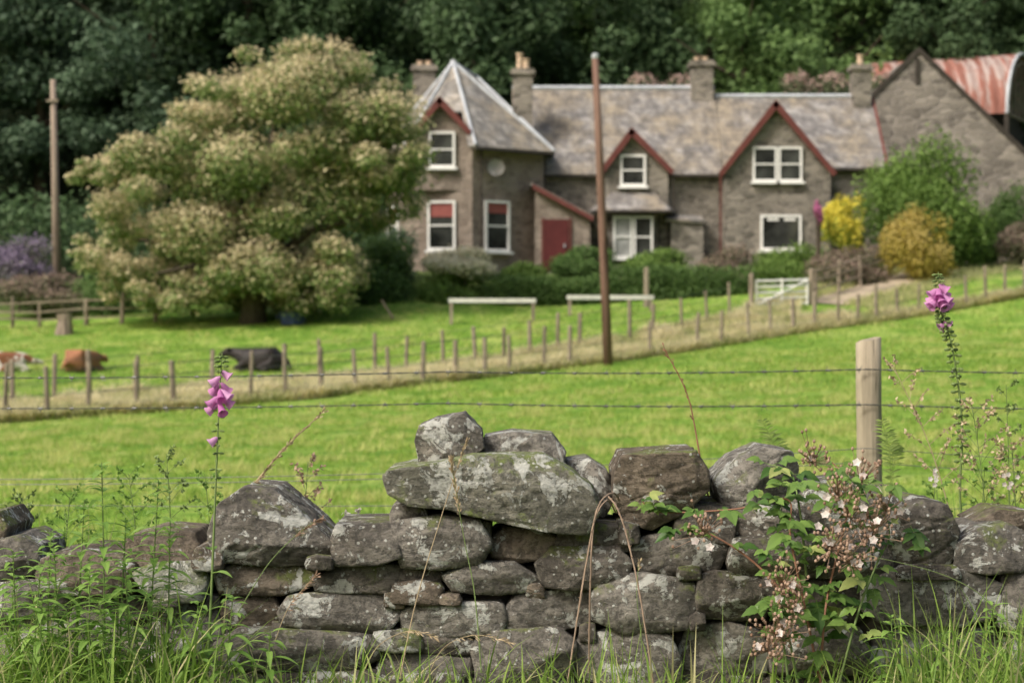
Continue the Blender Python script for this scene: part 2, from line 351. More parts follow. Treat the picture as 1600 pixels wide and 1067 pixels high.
TL = [PT(px, Y)[:2] for px, Y in [(1285,75.5),(1350,77.8),(1420,80.5),(1500,84.5),(1600,91),(1720,99)]]
tag(ribbon('farm_track', TL, 2.1, .06, M['dirt']), kind='structure')
# ---------------------------------------------------------------- pasture grass
def scatter(nn, y0, y1, pw=1., mar=1.5):
    y = y0+(y1-y0)*rng.random(nn)**pw; x = (rng.random(nn)*2-1)*(y*.262+mar); return x, y
x, y = scatter(190000, 10, 46, .9); h = .045+.06*rng.random(len(x)); b = np.stack([x, y, TZ(x, y)-.005], 1)
cl = np.array([mn.noise(Vector((xx*1.1, yy_*.6, 0)))+.9*mn.noise(Vector((xx*3.4, yy_*1.7, 5))) for xx, yy_ in zip(x, y)])
tag(blades('pasture_grass', b, h*np.clip(1+2.0*cl, .25, 3.6), .012+.012*rng.random(len(x)), .3+.7*rng.random(len(x)), M['f_field'], 1, tone=np.clip(.48+.95*cl+.16*rng.normal(size=len(x)), 0, 1)), 'short bright green pasture grass in the field beyond the wall', 'grass', kind='stuff')
x, y = scatter(70000, 46, 78, 1.); b = np.stack([x, y, TZ(x, y)-.005], 1)
cl = np.array([mn.noise(Vector((xx*.7, yy_*.35, 0)))+.6*mn.noise(Vector((xx*2.1, yy_*1.2, 5))) for xx, yy_ in zip(x, y)])
tag(blades('far_pasture_grass', b, (.07+.08*rng.random(len(x)))*np.clip(1+1.3*cl, .3, 2.8), .03+.02*rng.random(len(x)), .3+.7*rng.random(len(x)), M['f_field'], 1, tone=np.clip(.52+.7*cl+.16*rng.normal(size=len(x)), 0, 1)), 'grazed grass of the far field around the fences and cows', 'grass', kind='stuff')
f1 = [(-60,45.3),(0,46),(250,48.5),(500,51),(660,55),(850,59),(1000,62),(1090,64.5),(1240,68),(1400,71.5),(1600,75),(1750,78)]
f2 = [(-60,48.5),(80,50),(330,54),(586,58),(743,62),(905,65),(1065,69),(1165,72)]
def Yof(line, px): return float(np.interp(px, [q[0] for q in line], [q[1] for q in line]))
nn = 100000; t = rng.random(nn); px = -60+t*1700; fr = rng.random(nn)
Y1 = np.interp(px, *zip(*f1)); Y2 = np.interp(px, *zip(*f2))+np.where(px > 1165, 3.6, 0); Yg = Y1-.3+(Y2-Y1+1.2)*fr**1.2
k_ = (px < 1250) | (fr < .45); px, Yg = px[k_], Yg[k_]
xg = (px-800)/F*Yg; b = np.stack([xg, Yg, TZ(xg, Yg)], 1); nn = len(px)
cl = np.array([mn.noise(Vector((a_*.9, b_*.9, 2))) for a_, b_ in zip(xg, Yg)])
tag(blades('rough_grass', b, (.22+.34*rng.random(nn))*np.clip(1+.7*cl, .4, 2), .03+.03*rng.random(nn), .5+.9*rng.random(nn), M['f_rough'], 2, tone=np.clip(.45+.8*cl+.2*rng.normal(size=nn), 0, 1)), 'long straw coloured rough grass between the two post and wire fences', 'grass', kind='stuff')
tx = []
for k in range(9000):
    i = random.randrange(len(TL)-1); t_ = random.random(); q = Vector(TL[i]).lerp(Vector(TL[i+1]), t_); d = (Vector(TL[i+1])-Vector(TL[i])).normalized(); s = random.choice((-1, 1))*random.uniform(.85, 2.6); tx.append((q.x-d.y*s, q.y+d.x*s))
tx = np.array(tx); b = np.stack([tx[:, 0], tx[:, 1], TZ(tx[:, 0], tx[:, 1])], 1)
tag(blades('track_verge_grass', b, .12+.3*rng.random(len(b)), .04+.03*rng.random(len(b)), .3+.6*rng.random(len(b)), M['f_rough'], 2, tone=.5*rng.random(len(b))), 'tufty verge grass along both sides of the farm track', 'grass', kind='stuff')
def fence(name, line, pxs, h, label, wires=(.25, .5, .75, 1.0), r=.05):
    p0 = PT(pxs[0], Yof(line, pxs[0])); root = thing(name, p0, label, 'fence'); tops = []
    for px in pxs:
        p = Vector(PT(px, Yof(line, px))); hh = h*random.uniform(.88, 1.14); lean = Vector((random.uniform(-.07, .07), random.uniform(-.05, .05), 0)); rr = r*random.uniform(.85, 1.25)
        m = MB(); m.tube([p-Vector((0, 0, .2)), p+lean*.5+Vector((0, 0, hh*.5)), p+lean+Vector((0, 0, hh-.03)), p+lean+Vector((0, 0, hh))], [rr, rr, rr*.95, rr*.7], 7, jit=.06)
        m.build('post', M['farpost'], root); tops.append(p)
    for k in wires:
        m = MB(); m.tube([p+Vector((0, -.06, h*k*.95)) for p in tops], .008, 4); m.build('wire', M['wire'], root)
    return root
fence('field_fence', f1, [-40,8,75,137,213,272,331,391,447,502,556,608,660,712,758,797,850,890,948,1015,1088,1127,1170,1205,1240,1272,1310,1340,1370,1402,1435,1475,1510,1540,1570,1600,1640], 1.22, 'nearer post and wire fence crossing the field from left edge to the track', r=.06)
fence('field_fence', f2, [-40,20,84,140,215,330,445,500,586,634,693,743,787,828,871,905,950,984,1020,1065,1105,1140], 1.22, 'farther post and wire fence running up to the white field gate', r=.058)
f3 = [(1262,76),(1445,83)]
root = fence('paddock_fence', f3, [1275,1310,1345,1385,1437], 1.35, 'wooden rail fence beside the track right of the white gate', wires=(), r=.08)
for k in (.45, .8, 1.15):
    m = MB(); pts = [Vector(PT(px, Yof(f3, px)))+Vector((0, -.1, k)) for px in (1262, 1310, 1360, 1400, 1445)]; m.tube(pts, .035, 4); m.build('rail', M['farpost'], root)
f4 = [(-60,77),(250,77.5)]
root = fence('paddock_fence', f4, [-30,20,62,135,190,243], 1.15, 'old wooden rail fence at the far left edge of the field', wires=(), r=.08)
for k in (.35, .65, .98):
    m = MB(); m.tube([Vector(PT(px, 77))+Vector((0, -.1, k+random.uniform(-.06, .06))) for px in (-60, 20, 62, 135, 190, 250)], .045, 4); m.build('rail', M['farpost'], root)
gl, gr = Vector(PT(1181, 74.5)), Vector(PT(1262, 75.5)); root = thing('field_gate', gl, 'white painted five bar gate at the end of the track', 'gate')
for px, Y in ((1174, 74.4), (1268, 75.6)):
    p = Vector(PT(px, Y)); m = MB(); m.tube([p-Vector((0, 0, .2)), p+Vector((0, 0, 1.3)), p+Vector((0, 0, 1.38))], [.10, .10, .07], 8, jit=.03); m.build('gate_post', M['farpost'], root)
for k in range(5):
    m = MB(); z = Vector((0, 0, .18+k*.22)); m.tube([gl+z, gr+z+Vector((0, 0, -.1))], .045, 6); m.build('bar', M['white'], root)
m = MB()
for t in (0.01, .5, .99):
    p = gl.lerp(gr, t); m.tube([p+Vector((0, -.05, .1-.1*t)), p+Vector((0, -.05, 1.12-.1*t))], .04, 6)
m.tube([gl+Vector((0, -.06, .15)), gr+Vector((0, -.06, .95))], .035, 6); m.build('brace', M['white'], root)
for (a_, b_, row, Y, hh, lab) in ((705, 833, 480, 74, .78, 'low white wooden rail on two legs left of the leaning pole'), (890, 1017, 480, 76, .5, 'low white wooden rail on two legs behind the leaning pole')):
    pa, pb = Vector(PT(a_, Y)), Vector(PT(b_, Y+.3)); zt = max(pa.z, pb.z)+hh
    root = thing('white_rail', pa, lab, 'rail'); m = MB(); c = (pa+pb)/2
    L = (pb-pa).length; ang = math.atan2(pb.y-pa.y, pb.x-pa.x); m.box((c.x, c.y, zt), (L+.2, .12, .16), ang); m.build('rail', M['greyrail'], root)
    for p in (pa, pb):
        m = MB(); m.box((p.x, p.y, (p.z+zt)/2-.1), (.12, .1, zt-p.z), ang); m.build('leg', M['farpost'], root)
p = Vector(PT(951, 59.8)); root = thing('telegraph_pole', p, 'tall leaning brown telegraph pole standing in front of the farmhouse', 'pole')
m = MB(); t_ = Vector(P(930, 92, 59.8)); m.tube([p-Vector((0, 0, .4)), p.lerp(t_, .33), p.lerp(t_, .66), t_], [.15, .135, .12, .10], 12); m.build('pole', M['pole'], root, smooth=True)
m = MB(); m.tube([t_, t_+Vector((0, 0, .12)), t_+Vector((0, 0, .16))], [.11, .11, .05], 10); m.build('cap', M['lead'], root)
p = Vector(PT(90, 84)); root = thing('telegraph_pole', p, 'pale straight telegraph pole left of the big flowering tree', 'pole')
m = MB(); t_ = Vector(P(83, 125, 84)); m.tube([p, p.lerp(t_, .5), t_], [.19, .16, .12], 12); m.build('pole', M['palepole'], root, smooth=True)
m = MB(); m.box(t_-Vector((0, .16, .9)), (.5, .1, .1)); m.build('bracket', M['farpost'], root)
# ---------------------------------------------------------------- farmhouse
BZ = 4.2
H = thing('farmhouse', (3, 88, tz(3, 88)), 'long stone farmhouse with grey slate roofs, red gables and a pointed corner tower', 'house')
def W(px, row, Y): return Vector(P(px, row, Y))
def X(px, Y): return (px-800)/F*Y
def Z(row, Y): return CZ+(HR-row)*Y/F
def window(x0, x1, r0, r1, Y, ang=0., mull=0, blind=0, cur=False, rails=1, bw=.1):
    c = (W(x0, r0, Y)+W(x1, r1, Y))/2; w = (x1-x0)/F*Y/max(.3, math.cos(ang)); h = (r1-r0)/F*Y
    n_ = Vector((math.sin(ang), -math.cos(ang), 0)); u = Vector((math.cos(ang), math.sin(ang), 0))
    m = MB(); q = c+n_*.05
    for s in (-1, 1): m.box(q+u*s*(w/2-bw/2), (bw, .12, h), ang)
    for s in (-1, 1): m.box(q+Vector((0, 0, s*(h/2-bw/2))), (w-2*bw-.004, .115, bw), ang)
    if rails: m.box(q, (w-2*bw-.004, .09, bw*.7), ang)
    for k in range(mull): m.box(q+u*((k+1)/(mull+1)-.5)*w, (bw*1.1, .10, h-2*bw-.004), ang)
    wn = m.build('window', M['white'], H)
    m = MB(); m.box(c+n_*.015, (w-.05, .02, h-.05), ang); m.build('pane', M['curtain' if cur else 'glass'], wn)
    m = MB(); m.box(c+n_*.12-Vector((0, 0, h/2+.06)), (w+.2, .26, .1), ang); m.build('sill', M['white'], wn)
    if blind: m = MB(); m.box(c+n_*.035+Vector((0, 0, h/2-bw-h*blind/2)), (w-2*bw, .015, h*blind), ang); m.build('blind', M['blind'], wn)
    return wn
yb, yf = 95., 88.
def wallbox(x0, x1, y0, y1, z1, mat):
    m = MB(); m.box(((x0+x1)/2, (y0+y1)/2, (z1+BZ-1)/2), (x1-x0, y1-y0, z1-BZ+1)); return m.build('wall', mat, H)
xB0, xB1, xC1 = X(832, 88), X(1122, 88), X(1374, 88)
zeB, zrB = Z(268, 88), Z(139, 91.5); zeC, zrC = Z(258, 88), Z(152, 91.3)
wallbox(xB0, xB1, yf, yb, zeB, M['wall_grey']); wallbox(xB1, xC1, yf+.02, yb-.02, zeC, M['wall_grey'])
def gableends(x, yf_, yb_, ze, yr, zr, t, mat):
    m = MB(); m.prism([(x, yf_, ze), (x, yb_, ze), (x, yr, zr-.1)], (t, 0, 0)); m.build('gable_end', mat, H)
gableends(xC1-.3, 88.1, 94.9, zeC-.05, 91.3, zrC, .28, M['wall_grey']); gableends(xB1-.25, 88.1, 94.9, zeB-.05, 91.5, zrB, .2, M['wall_grey'])
def duo(x0, x1, ze, zr, yr, mat, yf_=87.6, yb_=95.4):
    r = MB(); r.slab([(x0, yf_, ze-.15), (x1, yf_, ze-.15), (x1, yr, zr), (x0, yr, zr)], .14); r.slab([(x0, yb_, ze-.15), (x1, yb_, ze-.15), (x1, yr+.01, zr), (x0, yr+.01, zr)], .14)
    rf = r.build('roof', mat, H); m = MB(); m.tube([(x0, yr, zr+.04), (x1, yr, zr+.04)], .11, 8); m.build('ridge', M['lead'], rf)
    m = MB(); m.tube([(x0, yf_-.06, ze-.25), (x1, yf_-.06, ze-.25)], .06, 8); m.build('gutter', M['timber_dark'], rf)
duo(X(800, 91), X(1125, 88)+.1, zeB, zrB, 91.5, M['slate']); duo(X(1127, 88)+.06, xC1+.25, zeC, zrC, 91.3, M['slate'])
m = MB(); p0 = (xC1+.3, 87.5, zeC-.3); p1 = (xC1+.3, 91.3, zrC-.02); m.tube([p0, p1], .08, 4); m.build('bargeboard', M['red'], H)
def gable(xL, xR, zl, xa, za, y0, y1, wmat, wl=None, wr=None, zb=BZ-1, board=.2):
    wl = xL+.3 if wl is None else wl; wr = xR-.3 if wr is None else wr
    s = (za-zl)/(xa-xL); zw = za-s*(xa-wl)-.15; s2 = (za-zl)/(xR-xa); zw2 = za-s2*(wr-xa)-.15
    m = MB(); m.prism([(wl, y0+.35, zb), (wr, y0+.35, zb), (wr, y0+.35, zw2), (xa, y0+.35, za-.15), (wl, y0+.35, zw)], (0, y1-y0-.6, 0)); m.build('wall', wmat, H)
    r = MB(); r.slab([(xL, y0, zl), (xL, y1, zl), (xa, y1, za), (xa, y0, za)], .12); r.slab([(xR, y0, zl), (xR, y1, zl), (xa, y1, za+.001), (xa, y0, za+.001)], .12)
    rf = r.build('roof', M['slate'], H)
    for x_ in (xL, xR):
        m = MB(); d = Vector((x_-xa, 0, zl-za)).normalized(); nn_ = Vector((-d.z, 0, d.x)); nn_ = nn_ if nn_.z > 0 else -nn_
        a1 = Vector((xa, y0-.05, za+.05)); b1 = Vector((x_, y0-.05, zl+.02))
        m.prism([a1+nn_*.03, b1+nn_*.03+d*.1, b1-nn_*board+d*.1, a1-nn_*board-Vector((0, 0, .08))], (0, .06, 0)); m.build('bargeboard', M['red'], rf)
gable(X(1124, 87), X(1303, 87), Z(270, 87), X(1211, 87), Z(160, 87), 86.7, 90.9, M['wall_grey'], X(1133, 87), X(1298, 87))
window(1176, 1214, 230, 284, 87.03, bw=.09); window(1216, 1253, 230, 284, 87.03, bw=.09)
wn = window(1188, 1252, 336, 391, 87.03, mull=0, rails=0, bw=.1)
m = MB()
for px in (1208, 1234): m.box(W(px, 343, 86.98), (.5, .03, .12))
m.build('ceiling_lamp', M['white'], wn)
gable(X(938, 87.4), X(1050, 87.4), Z(267, 87.4), X(986, 87.4), Z(203, 87.4), 87.1, 90.4, M['wall_grey'], X(946, 87.4), X(1044, 87.4))
window(969, 1009, 242, 291, 87.43)
m = MB(); b0, b1 = X(940, 86.4), X(1040, 86.4); m.prism([(b0, 88, BZ-1), (b0+.5, 86.5, BZ-1), (b1-.5, 86.5, BZ-1), (b1, 88, BZ-1)], (0, 0, Z(326, 86.5)-BZ+1)); m.build('bay', M['wall_grey'], H)
m = MB(); zt = Z(301, 87.4); ze = Z(328, 86.0); q = [(X(918, 86.8), 88, ze), (X(930, 86.0), 86.0, ze), (X(1048, 86.0), 86.0, ze), (X(1062, 86.8), 88, ze)]; tp = [(X(955, 87.5), 87.42, zt), (X(1024, 87.5), 87.42, zt)]
m.slab([q[1], q[2], tp[1], tp[0]], .1); m.slab([q[0], q[1], tp[0]], .1); m.slab([q[2], q[3], tp[1]], .1); br = m.build('bay_roof', M['slate'], H)
m = MB(); m.tube([(q[1][0], 85.96, ze-.08), (q[2][0], 85.96, ze-.08)], .06, 6); m.build('gutter', M['timber_dark'], br)
window(958, 988, 338, 403, 86.48, bw=.09, cur=True); window(990, 1020, 338, 403, 86.48, bw=.09)
m = MB(); m.box(((X(1048, 87)+X(1098, 87))/2, 87.4, (Z(345, 87)+BZ-1)/2), (1.4, 1.3, Z(345, 87)-BZ+1)); m.build('annex', M['wall_grey'], H)
m = MB(); m.slab([(X(1040, 87), 86.6, Z(343, 87)), (X(1100, 87), 86.6, Z(346, 87)), (X(1100, 87), 88.2, Z(333, 87)), (X(1040, 87), 88.2, Z(331, 87))], .12); m.build('annex_roof', M['slate_tower'], H)
for px, r0, r1, Y in ((1052, 272, 400, 87.3), (1126, 270, 400, 86.95), (752, 235, 415, 84.8), (852, 245, 300, 86.9)):
    m = MB(); m.tube([W(px, r0, Y), W(px, r1, Y)], .04, 6); m.build('drainpipe', M['red' if px > 1100 else 'timber_dark'], H)
# tower
zt = 9.95; wp = [(X(603, 88.5), 88.5), (X(642, 85.5), 85.5), (X(738, 84.7), 84.7), (X(849, 87.1), 87.1), (X(849, 87.1), 92), (X(603, 88.5), 92)]
m = MB(); m.prism([(a_, b_, BZ-1) for a_, b_ in wp], (0, 0, zt-BZ+1)); m.build('wall', M['wall_brown'], H)
ap = W(708, 99, 88.2); ap2 = W(745, 122, 90.2); ev = [(X(590, 88.5), 88.3), (X(630, 85), 85.0), (X(743, 84), 84.0), (X(866, 86.6), 86.6), (X(866, 86.6), 92.3), (X(590, 88.5), 92.3)]
m = MB(); ez = zt-.1; E3 = [Vector((a_, b_, ez)) for a_, b_ in ev]
for i in (0, 5): m.slab([E3[i], E3[(i+1) % 6], ap], .12)
NA, NB = E3[1].lerp(E3[2], .13), E3[1].lerp(E3[2], .90); tn_ = .40
m.slab([E3[1], NA, ap], .12); m.slab([NB, E3[2], ap], .12); m.slab([NA.lerp(ap, tn_), NB.lerp(ap, tn_), ap], .12)
m.slab([E3[2], E3[3], ap], .12); m.slab([E3[3], ap2, ap], .12); m.slab([E3[3], E3[4], ap2], .12); m.slab([E3[4], E3[5], ap], .12); m.slab([E3[4], ap, ap2], .12)
rf = m.build('roof', M['slate_tower'], H)
for pa, pb in ((E3[0], ap), (E3[1], ap), (E3[2], ap), (E3[3], ap), (E3[3], ap2), (ap, ap2)):
    m = MB(); m.tube([pa+Vector((0, 0, .05)), pb+Vector((0, 0, .05))], .07, 6); m.build('hip', M['lead'], rf)
m = MB(); m.tube([ap-Vector((0, 0, .1)), ap+Vector((0, 0, .15))], [.2, .08], 8); m.build('finial', M['lead'], rf)
for i in (2, 0):
    m = MB(); m.tube([(ev[i][0], ev[i][1]-.03, ez-.12), (ev[i+1][0], ev[i+1][1]-.03, ez-.12)], .07, 6); m.build('gutter', M['timber_dark'], rf)
gable(X(644, 84.7), X(735, 84.7), Z(205, 84.7), X(687, 84.7), Z(154, 84.7), 84.5, 88, M['wall_brown'], X(651, 84.7), X(729, 84.7), zb=zt-1.9)
window(670, 711, 206, 262, 84.83, 0); window(668, 712, 314, 391, 84.95, -.09, blind=.28)
window(757, 795, 314, 393, 85.35, .6, blind=.2); window(606, 626, 322, 385, 87.2, -1.0, blind=.3)
m = MB(); c = W(775, 262, 84.9)
vs = [c+Vector((0, .08, 0))]; K_ = 20
for r_, dy in ((.22, .03), (.36, -.06)):
    vs += [c+Vector((math.cos(j*math.tau/K_)*r_, dy, math.sin(j*math.tau/K_)*r_)) for j in range(K_)]
m.add(vs, [(0, 1+j, 1+(j+1) % K_) for j in range(K_)]+[(1+j, 1+K_+j, 1+K_+(j+1) % K_, 1+(j+1) % K_) for j in range(K_)])
m.tube([c+Vector((0, .08, 0)), c+Vector((.1, .9, -.2))], .04, 6); m.tube([c-Vector((0, 0, .34)), c+Vector((.05, -.35, -.15))], .02, 5); m.build('satellite_dish', M['dish'], H)
# porch
y0 = 85.6; m = MB(); xl, xr = X(836, y0), X(922, y0)
m.prism([(xl, y0, BZ-1), (xr, y0, BZ-1), (xr, y0, Z(345, y0)), (xl, y0, Z(296, y0))], (0, 2.6, 0)); m.build('porch', M['wall_brown'], H)
m = MB(); m.slab([(X(830, y0), y0-.3, Z(286, y0)), (X(928, y0), y0-.3, Z(338, y0)), (X(928, y0), 88.2, Z(338, y0)), (X(830, y0), 88.2, Z(286, y0))], .12); pr = m.build('porch_roof', M['slate'], H)
m = MB(); m.prism([W(832, 287, y0-.36), W(928, 339, y0-.36), W(926, 346, y0-.36), W(832, 295, y0-.36)], (0, .05, 0)); m.build('bargeboard', M['red'], pr)
m = MB(); m.box((W(869, 343, y0-.03)+W(869, 422, y0-.03))/2, (38/F*y0, .08, 79/F*y0)); dr = m.build('door', M['reddoor'], H)
m = MB(); m.box(W(882, 384, y0-.1), (.06, .06, .16)); m.build('handle', M['lead'], dr)
m = MB()
for px in (848, 891): m.box((W(px, 341, y0-.02)+W(px, 422, y0-.02))/2, (.1, .14, 81/F*y0))
m.build('frame', M['red'], dr)
def chimney(x0, x1, r0, r1, Y, pots, mat, d=1.0, potmat='pot'):
    c = (W(x0, r0, Y)+W(x1, r1, Y))/2; w = (x1-x0)/F*Y; h = (r1-r0)/F*Y; m = MB(); m.box(c, (w, d, h)); ch = m.build('chimney', mat, H)
    m = MB(); tz_ = c.z+h/2; m.box((c.x, c.y, tz_+.06), (w+.22, d+.22, .16)); m.box((c.x, c.y, tz_+.19), (w+.08, d+.08, .1)); m.build('cap', mat, ch)
    for dx, hh in pots: m = MB(); q = Vector((c.x+dx, c.y, tz_+.23)); m.tube([q, q+Vector((0, 0, hh*.85)), q+Vector((0, 0, hh*.86)), q+Vector((0, 0, hh))], [.17, .13, .17, .17], 10); m.build('pot', M[potmat], ch)
    return ch
chimney(801, 832, 118, 235, 88.6, [(-.12, .75), (.16, .5)], M['wall_grey'])
chimney(646, 681, 112, 170, 92, [(-.2, .25), (.2, .25)], M['wall_grey'])
chimney(1079, 1113, 105, 170, 91.4, [(-.2, .22), (.18, .22)], M['wall_grey'])
chimney(1330, 1358, 111, 175, 91.2, [(0, .5)], M['wall_grey'])
# barn
Bn = thing('stone_barn', (X(1450, 96), 96, tz(X(1450, 96), 96)), 'tall grey stone barn gable at the right end of the farmhouse', 'barn')
yb0 = 96.; xa = X(1436, yb0); za = Z(78, yb0); xr = X(1612, yb0); zr = Z(250, yb0); xl = 2*xa-xr; m = MB()
m.prism([(xl, yb0, BZ-1), (xr, yb0, BZ-1), (xr, yb0, zr), (xa, yb0, za), (xl, yb0, zr)], (0, .7, 0)); m.build('wall', M['wall_barn'], Bn)
m = MB(); m.prism([(xl+.3, yb0+.7, BZ-1), (xr-.3, yb0+.7, BZ-1), (xr-.3, yb0+.7, zr-.4), (xl+.3, yb0+.7, zr-.4)], (0, 14, 0)); m.build('side_wall', M['wall_barn'], Bn)
m = MB()
for xx in (xl-.2, xr+.2): m.slab([(xx, yb0+.3, zr-.1), (xx, yb0+15, zr-.1), (xa, yb0+15, za-.05), (xa, yb0+.3, za-.05)], .15)
m.build('roof', M['slate'], Bn)
for xx in (xl-.1, xr+.1):
    m = MB(); a1 = Vector((xa, yb0-.08, za+.12)); b1 = Vector((xx, yb0-.08, zr+.1)); m.prism([a1, b1, b1-Vector((0, 0, .3)), a1-Vector((0, 0, .3))], (0, .5, 0)); m.build('coping', M['timber_dark'], Bn)
m = MB(); m.box(W(1434, 112, yb0-.02), (.22, .08, 1.2)); m.build('slit_window', M['timber_dark'], Bn)
# curved barn
Db = thing('curved_roof_barn', (X(1590, 103), 103, tz(X(1590, 103), 103)), 'open sided barn with curved rusty red and white corrugated iron roof', 'barn')
o3 = Vector((X(1600, 103), 103, 0)); ax = Vector((-.9, .44, 0)); pe = Vector((.44, .9, 0)); R_ = 4.2; zs = Z(190, 103); ht = Z(86, 103)-zs
NS, NL = 18, 12; vs = []
for k in range(NL+1):
    for j in range(NS+1):
        a_ = math.pi*j/NS; vs.append(o3+ax*(k*1.0)-pe*math.cos(a_)*R_+Vector((0, 0, zs+math.sin(a_)*ht)))
fs = [(k*(NS+1)+j, k*(NS+1)+j+1, (k+1)*(NS+1)+j+1, (k+1)*(NS+1)+j) for k in range(NL) for j in range(NS)]
m = MB(); m.add(vs, fs); rf = m.build('roof', M['rust'], Db, smooth=True)
m = MB(); m.tube([v_-ax*.03 for v_ in vs[:NS+1]], .09, 6); m.build('rim', M['lead'], rf)
m = MB(); m.tube([o3-pe*math.cos(math.pi*j/NS)*(R_-.5)+Vector((0, 0, zs+math.sin(math.pi*j/NS)*(ht-.5))) for j in range(NS+1)], .06, 5); m.tube([o3-pe*R_+Vector((0, 0, zs)), o3+pe*R_+Vector((0, 0, zs))], .08, 5)
for j in range(-3, 4): m.tube([o3+pe*j+Vector((0, 0, zs)), o3+pe*j+Vector((0, 0, zs+ht*math.sqrt(max(0, 1-(j/R_)**2))-.2))], .05, 5)
m.build('truss', M['farpost'], Db)
for s in (-1, 1):
    for k in (0, 6, 12):
        m = MB(); q = o3+pe*s*R_*.97+ax*k; m.tube([q+Vector((0, 0, 3)), q+Vector((0, 0, zs))], .14, 6); m.build('post', M['timber_dark'], Db)
m = MB(); c = o3+ax*6+pe*.5; m.box((c.x, c.y, (zs+3)/2+.5), (11.5, 6.5, zs-3), math.atan2(ax.y, ax.x)); m.build('boarding', M['timber_dark'], Db)
# ---------------------------------------------------------------- trees
BT = thing('flowering_tree', PT(395, 76), 'big spreading tree covered in cream blossom left of the farmhouse', 'tree')
cl = []
for px, row, r in [(460,115,66),(400,130,70),(520,125,64),(340,160,55),(570,170,60),(300,225,75),(430,200,115),(555,235,95),(615,240,58),(222,285,62),(330,300,115),(470,310,125),(595,310,66),(195,350,62),(275,375,95),(400,390,110),(520,385,80),(165,400,50),(225,420,55),(330,430,65),(205,245,42),(628,215,34),(480,88,34),(145,405,26),(160,280,26),(430,435,70),(270,448,45),(500,440,55),(350,465,40),(190,445,40),(300,470,30),(455,462,38),(640,260,22),(240,465,26),(540,430,40)]:
    for q in range(8):
        dy = random.uniform(-1, 1)*3.4*(1-abs(row-280)/420); rr = r*76/F*random.uniform(.26, .6); c = P(px+random.uniform(-.68, .68)*r, row+random.uniform(-.6, .6)*r, 76)
        cl.append((c[0], 76+dy, c[2], rr, rr, rr*.75))
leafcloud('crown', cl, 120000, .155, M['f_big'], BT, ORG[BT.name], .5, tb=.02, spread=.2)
bs = Vector(PT(395, 76)); m = MB(); m.tube([bs-Vector((0, 0, .3)), bs+Vector((0, 0, .8)), bs+Vector((.1, 0, 2.2))], [.6, .45, .42], 12, jit=.06); m.build('trunk', M['bark'], BT, smooth=True)
for px, row, dy in [(300, 300, -1), (200, 370, 0), (430, 180, 0), (540, 250, 1), (570, 340, -1), (350, 250, 2), (260, 430, -2), (480, 400, -2.)]:
    e = Vector(P(px, row, 76)); e.y += dy; st = bs+Vector((0, 0, random.uniform(1.2, 2.1))); mid = st.lerp(e, .5)+Vector((0, 0, .5)); m = MB(); m.tube([st, mid, e], [.28, .16, .05], 7); m.build('limb', M['bark'], BT)
def mktree(name, mat, Hh, R, seed, label, group, n=14000, leaf=.32, low=.16):
    root = thing(name, (0, 0, 0), label, 'tree', group); rr = random.Random(seed); cl = []
    for k in range(48):
        t = rr.random(); z = Hh*(low+(.95-low)*t); rad = R*math.sin(math.pi*min(1, (.2+.75*t)))**.7; a_ = rr.random()*math.tau; q = rad*rr.uniform(.2, .9); s = R*rr.uniform(.15, .36)
        cl.append((q*math.cos(a_), q*math.sin(a_), z, s, s, s*.75))
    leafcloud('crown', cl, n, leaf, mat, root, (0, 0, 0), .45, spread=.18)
    m = MB(); m.tube([(0, 0, -1), (0, 0, Hh*.3), (.2, 0, Hh*.6), (0, .2, Hh*.9)], [.4, .3, .18, .05], 8); m.build('trunk', M['bark'], root)
    for k in range(5):
        a_ = k*1.3+seed; z = Hh*(.3+.1*k); m = MB(); m.tube([(0, 0, z), (math.cos(a_)*R*.35, math.sin(a_)*R*.35, z+.8), (math.cos(a_)*R*.75, math.sin(a_)*R*.75, z+2)], [.14, .1, .03], 5); m.build('limb', M['bark'], root)
    return root
def dup(root, loc, rz, sc, label, group):
    r = root.copy(); C.objects.link(r); r.location = loc; r.rotation_euler = (0, 0, rz); r.scale = (sc, sc, sc); r['label'] = label; r['group'] = group
    for ch in list(root.children):
        c_ = ch.copy(); C.objects.link(c_); c_.parent = r
    return r
LD = 'tall dark green broadleaf tree in the shaded wood behind the farm'; GD = 'dark trees of the shaded wood'
LL = 'lighter mid green tree in the wood behind the farmhouse chimneys'; GL = 'lighter trees of the wood'
LB = 'blue green tree in the wood at the upper left behind the pale pole'; GB = 'blue green trees at the upper left'
protos = [mktree('wood_tree', M['f_wood'], 15, 5.2, s, LD, GD) for s in (1, 2, 3)]; pl = mktree('wood_tree', M['f_wood_light'], 15, 5, 5, LL, GL); pb = mktree('wood_tree', M['f_wood_blue'], 14, 5, 6, LB, GB)
used = set(); rr = random.Random(3)
for Y, sp in ((106, 6.2), (114, 6.5), (124, 7.5), (137, 9)):
    w_ = Y*.262+5; x_ = -w_+rr.uniform(0, 3)
    while x_ < w_:
        yy_ = Y+rr.uniform(-2.5, 2.5); px = 800+x_*F/yy_; pr = rr.choice(protos); lab, gr = LD, GD
        if (1090 < px < 1450) or (880 < px < 1020 and Y >= 114): pr, lab, gr = pl, LL, GL
        elif px < 330 and rr.random() < .75: pr, lab, gr = pb, LB, GB
        zz = tz(x_, yy_)
        if Y == 106 and px > 620: zz -= 2.5
        sc = rr.uniform(.85, 1.25)
        if pr.name not in used: used.add(pr.name); pr.location = (x_, yy_, zz); pr.rotation_euler = (0, 0, rr.random()*6)
        else: dup(pr, (x_, yy_, zz), rr.random()*6, sc, lab, gr)
        x_ += sp*rr.uniform(.8, 1.2)
cl = []
